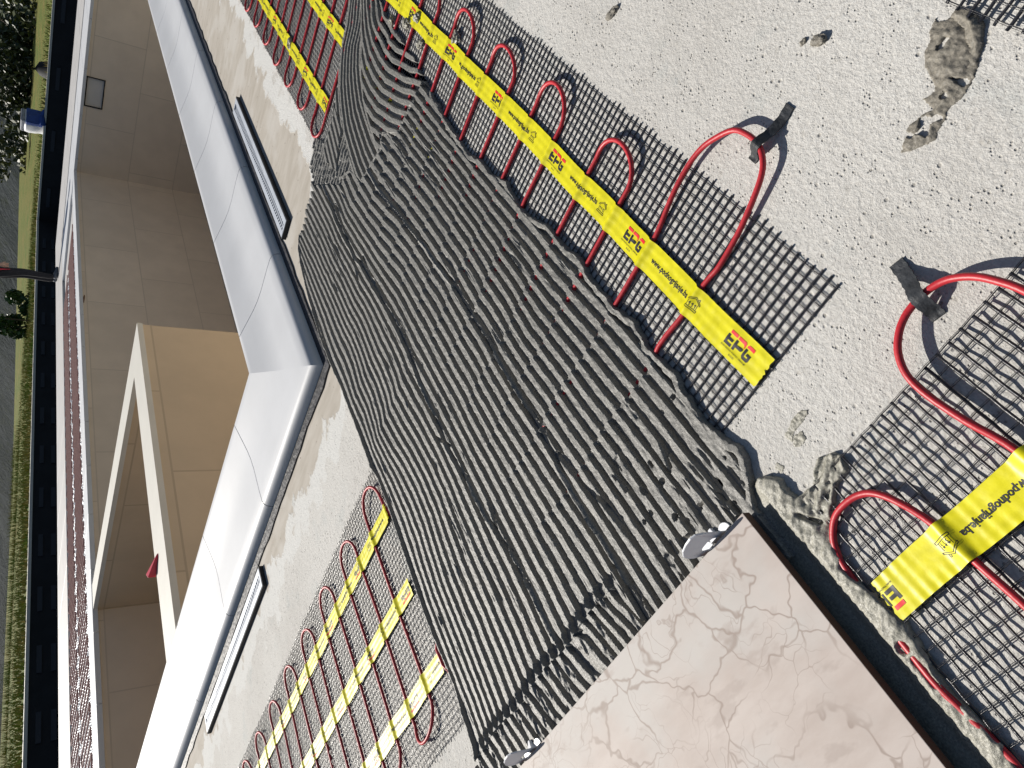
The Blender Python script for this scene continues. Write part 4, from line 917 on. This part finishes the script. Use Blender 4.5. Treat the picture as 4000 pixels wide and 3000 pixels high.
# ================================================================ TILE + CLIPS
tz = .025
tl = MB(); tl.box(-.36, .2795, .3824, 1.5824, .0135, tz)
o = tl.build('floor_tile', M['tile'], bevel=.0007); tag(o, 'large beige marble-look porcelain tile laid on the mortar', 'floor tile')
def clip(dy, label, grp='white tile levelling clips'):
    e = empty('levelling_clip', (.2835, .419 + dy, .008)); tag(e, label, 'clip', grp)
    out = [(.0000, .001), (.0000, .026), (.0020, .0405), (.0060, .0485), (.0130, .0510), (.0230, .0500), (.0340, .0465), (.0420, .0400), (.0440, .0330), (.0440, .0240), (.0425, .0155), (.0380, .001)]
    inn = [(.0085, .001), (.0090, .0130), (.0100, .0215), (.0160, .0245), (.0240, .0240), (.0310, .0225), (.0330, .0150), (.0295, .001)]
    n = len(out)
    bm = bmesh.new()
    poly = out + inn[::-1]
    vs0 = [bm.verts.new((0, a, b)) for a, b in poly]; f = bm.faces.new(vs0)
    r_ = bmesh.ops.extrude_face_region(bm, geom=[f]); 
    for v in [v for v in r_['geom'] if isinstance(v, bmesh.types.BMVert)]: v.co.x += .0021
    bmesh.ops.recalc_face_normals(bm, faces=bm.faces); bmesh.ops.bevel(bm, geom=[e_ for e_ in bm.edges if e_.calc_face_angle(0) > 1.2], offset=.0005, segments=2, affect='EDGES')
    # slight lean of the loop top
    for v in bm.verts: v.co.x += .004 * max(0, v.co.z - .03) / .02
    me = bpy.data.meshes.new('loop'); bm.to_mesh(me); bm.free(); link('loop', me, M['plastic'], e)
    mb = MB()
    mb.prism([(.0035 + .012 * math.cos(t) * .8, .0035 + .009 * math.sin(t)) for t in np.linspace(-1.57, 1.57, 9)], .000, .0028)
    mb.prism([(.0035 + .012 * math.cos(t) * .8, .036 + .009 * math.sin(t)) for t in np.linspace(-1.57, 1.57, 9)], .000, .0028)
    mb.build('base_plate', M['plastic'], e, bevel=.0005)
    mb = MB(); mb.add([(.003, .012, 0), (.018, .016, 0), (.018, .020, 0), (.003, .024, 0), (.003, .012, .0095), (.018, .016, .0045), (.018, .020, .0045), (.003, .024, .0095)], [(0, 3, 2, 1), (4, 5, 6, 7), (0, 1, 5, 4), (1, 2, 6, 5), (2, 3, 7, 6), (3, 0, 4, 7)])
    mb.build('rib', M['plastic'], e, bevel=.0005)
clip(0, 'white plastic levelling clip standing near the right corner of the laid tile')
clip(.474, 'white plastic levelling clip at the tile edge, by the bottom edge of the photo')

# ================================================================ DRAIN GRATES
def drain(x0, x1, y0, y1, along, label):
    e = empty('drain_grate', ((x0 + x1) / 2, (y0 + y1) / 2, 0)); tag(e, label, 'drain grate', 'white slotted drain grates'); e2 = e.location
    L = (x1 - x0) if along == 'x' else (y1 - y0); Wd_ = (y1 - y0) if along == 'x' else (x1 - x0)
    def T(mb): 
        if along == 'y': mb.v = [(-v[1], v[0], v[2]) for v in mb.v]
        return mb
    mb = MB(); zt_ = .0135
    mb.box(-L / 2, L / 2, -Wd_ / 2 - .003, -Wd_ / 2, 0, zt_ - .001); mb.box(-L / 2, L / 2, Wd_ / 2, Wd_ / 2 + .003, 0, zt_ - .001); mb.box(-L / 2 - .003, -L / 2, -Wd_ / 2 - .003, Wd_ / 2 + .003, 0, zt_ - .001); mb.box(L / 2, L / 2 + .003, -Wd_ / 2 - .003, Wd_ / 2 + .003, 0, zt_ - .001)
    mb.box(-L / 2, L / 2, -Wd_ / 2, Wd_ / 2, 0, .004)
    T(mb).build('channel', M['black'], e)  # black paints the shade on the channel's side and under the slots
    mb = MB(); a = Wd_ / 2 - .001; b = .0115
    mb.box(-L / 2 + .001, L / 2 - .001, -a, -b, .008, zt_); mb.box(-L / 2 + .001, L / 2 - .001, b, a, .008, zt_)
    mb.box(-L / 2 + .001, -L / 2 + .012, -b, b, .008, zt_ - .0003); mb.box(L / 2 - .012, L / 2 - .001, -b, b, .008, zt_ - .0003)
    T(mb).build('side_rails', M['steel_glint'], e)
    mb = MB(); n = int((L - .03) / .0155)
    for i in range(n):
        x = -L / 2 + .018 + i * .0155
        mb.add([(x, -b, .009), (x + .006, -b, .009), (x + .0045, .0, .009), (x + .0105, b, .009), (x + .0045, b, .009), (x - .0015, 0, .009),
                (x, -b, zt_ - .0004), (x + .006, -b, zt_ - .0004), (x + .0045, .0, zt_ - .0004), (x + .0105, b, zt_ - .0004), (x + .0045, b, zt_ - .0004), (x - .0015, 0, zt_ - .0004)],
               [(6, 7, 8, 11), (11, 8, 9, 10), (0, 1, 7, 6), (1, 2, 8, 7), (2, 3, 9, 8), (3, 4, 10, 9), (4, 5, 11, 10), (5, 0, 6, 11)])
    T(mb).build('slot_bars', M['steel_glint'], e)
drain(1.895, 2.79, .981, 1.040, 'x', 'white slotted drain grate beside the coping row that runs to the top of the photo')
drain(1.237, 1.302, 1.832, 2.705, 'y', 'white slotted drain grate beside the coping row that runs to the bottom of the photo')

# ================================================================ PERSON
pe = empty('person', (12.52, 8.42, .03), math.radians(-50)); tag(pe, 'person in black trousers with a red stripe standing on the far terrace edge', 'person')
def skin(name, verts, edges, mat, parent, sub=2):
    me = bpy.data.meshes.new(name); me.from_pydata([v[:3] for v in verts], edges, []); o = link(name, me, mat, parent)
    md = o.modifiers.new('skin', 'SKIN'); md.use_smooth_shade = True
    for i, v in enumerate(verts):
        r = v[3]; me.skin_vertices[0].data[i].radius = (r, v[4] if len(v) > 4 else r)
    me.skin_vertices[0].data[0].use_root = True
    s_ = o.modifiers.new('sub', 'SUBSURF'); s_.levels = sub; s_.render_levels = sub; return o
M['trouser'] = simple('black_cloth', (.012, .012, .016), .8, .3, 20, .002, 60); M['skin'] = simple('skin', (.45, .28, .2), .5)
# faces local +x ; y is left
body = [(0, 0, .95, .15, .13), (.0, 0, 1.15, .14, .11), (.01, 0, 1.36, .17, .12), (.0, 0, 1.47, .07), (.02, 0, 1.58, .055),
        (.0, .10, .86, .095), (.03, .11, .50, .065), (-.01, .11, .12, .045), (.0, .11, .06, .04),
        (.0, -.10, .86, .095), (.05, -.11, .50, .065), (.02, -.11, .12, .045), (.03, -.11, .06, .04),
        (.0, .20, 1.38, .055), (-.02, .25, 1.10, .042), (.10, .26, .88, .032), (.0, -.20, 1.38, .055), (-.02, -.25, 1.10, .042), (.10, -.26, .88, .032)]
be = [(0, 1), (1, 2), (2, 3), (3, 4), (0, 5), (5, 6), (6, 7), (7, 8), (0, 9), (9, 10), (10, 11), (11, 12), (2, 13), (13, 14), (14, 15), (2, 16), (16, 17), (17, 18)]
skin('body', body, be, M['trouser'], pe)
hd = bpy.data.meshes.new('head'); bm = bmesh.new(); bmesh.ops.create_uvsphere(bm, u_segments=20, v_segments=14, radius=.1)
for v in bm.verts:
    v.co.z *= 1.2; v.co.y *= .82
    if v.co.x > .06 and abs(v.co.y) < .02 and -.04 < v.co.z < .02: v.co.x += .02
bm.to_mesh(hd); bm.free(); link('head', hd, M['skin'], pe, (.03, 0, 1.66))
hr = bpy.data.meshes.new('hair'); bm = bmesh.new(); bmesh.ops.create_uvsphere(bm, u_segments=20, v_segments=14, radius=.106)
for v in bm.verts: v.co.y *= .84; v.co.z = max(v.co.z * 1.2, -.01)
bm.to_mesh(hr); bm.free(); link('hair', hr, M['ink'], pe, (.01, 0, 1.68))
for sg_ in (1, -1):
    xo = 0.0 if sg_ > 0 else .03
    v = [(xo - .05, .11 * sg_, .045, .042), (xo + .03, .11 * sg_, .045, .040), (xo + .11, .115 * sg_, .032, .038, .03), (xo + .18, .12 * sg_, .026, .032, .022)]
    skin('shoe', v, [(0, 1), (1, 2), (2, 3)], simple('grey_shoe', (.10, .11, .13), .6) if sg_ > 0 else bpy.data.materials['grey_shoe'], pe)
    hv = [(.10, .26 * sg_, .87, .03), (.125, .262 * sg_, .81, .034, .018)]; he = [(0, 1)]
    for k in range(4): hv += [(.115 + .016 * k - .02, .262 * sg_, .765, .009), (.118 + .016 * k - .02, .258 * sg_, .725 - .004 * abs(k - 1.5), .0075)]; he += [(1, 2 + 2 * k), (2 + 2 * k, 3 + 2 * k)]
    n_ = len(hv); hv += [(.155, .255 * sg_, .80, .010), (.168, .250 * sg_, .765, .008)]; he += [(1, n_), (n_, n_ + 1)]
    skin('hand', hv, he, M['skin'], pe, 1)
mb = MB(); mb.tube([(.03, -.205, .95), (.04, -.20, .84), (.06, -.185, .70)], [.008, .013, .004], 6); mb.build('red_stripe', M['red'], pe)
mb = MB(); mb.tube([(.03, .205, .95), (.04, .20, .84), (.06, .185, .70)], [.008, .013, .004], 6); mb.build('red_stripe', M['red'], pe)

# parts of these things were built in world coordinates: bring them under their base point
for e in bpy.data.objects:
    if e.type == 'EMPTY' and e.name.split('.')[0] in ('heating_mat',):
        for ch in e.children: ch.location = -e.location
for e in bpy.data.objects:
    if e.type == 'EMPTY' and e.get('label', '').startswith('crumpled'): pass
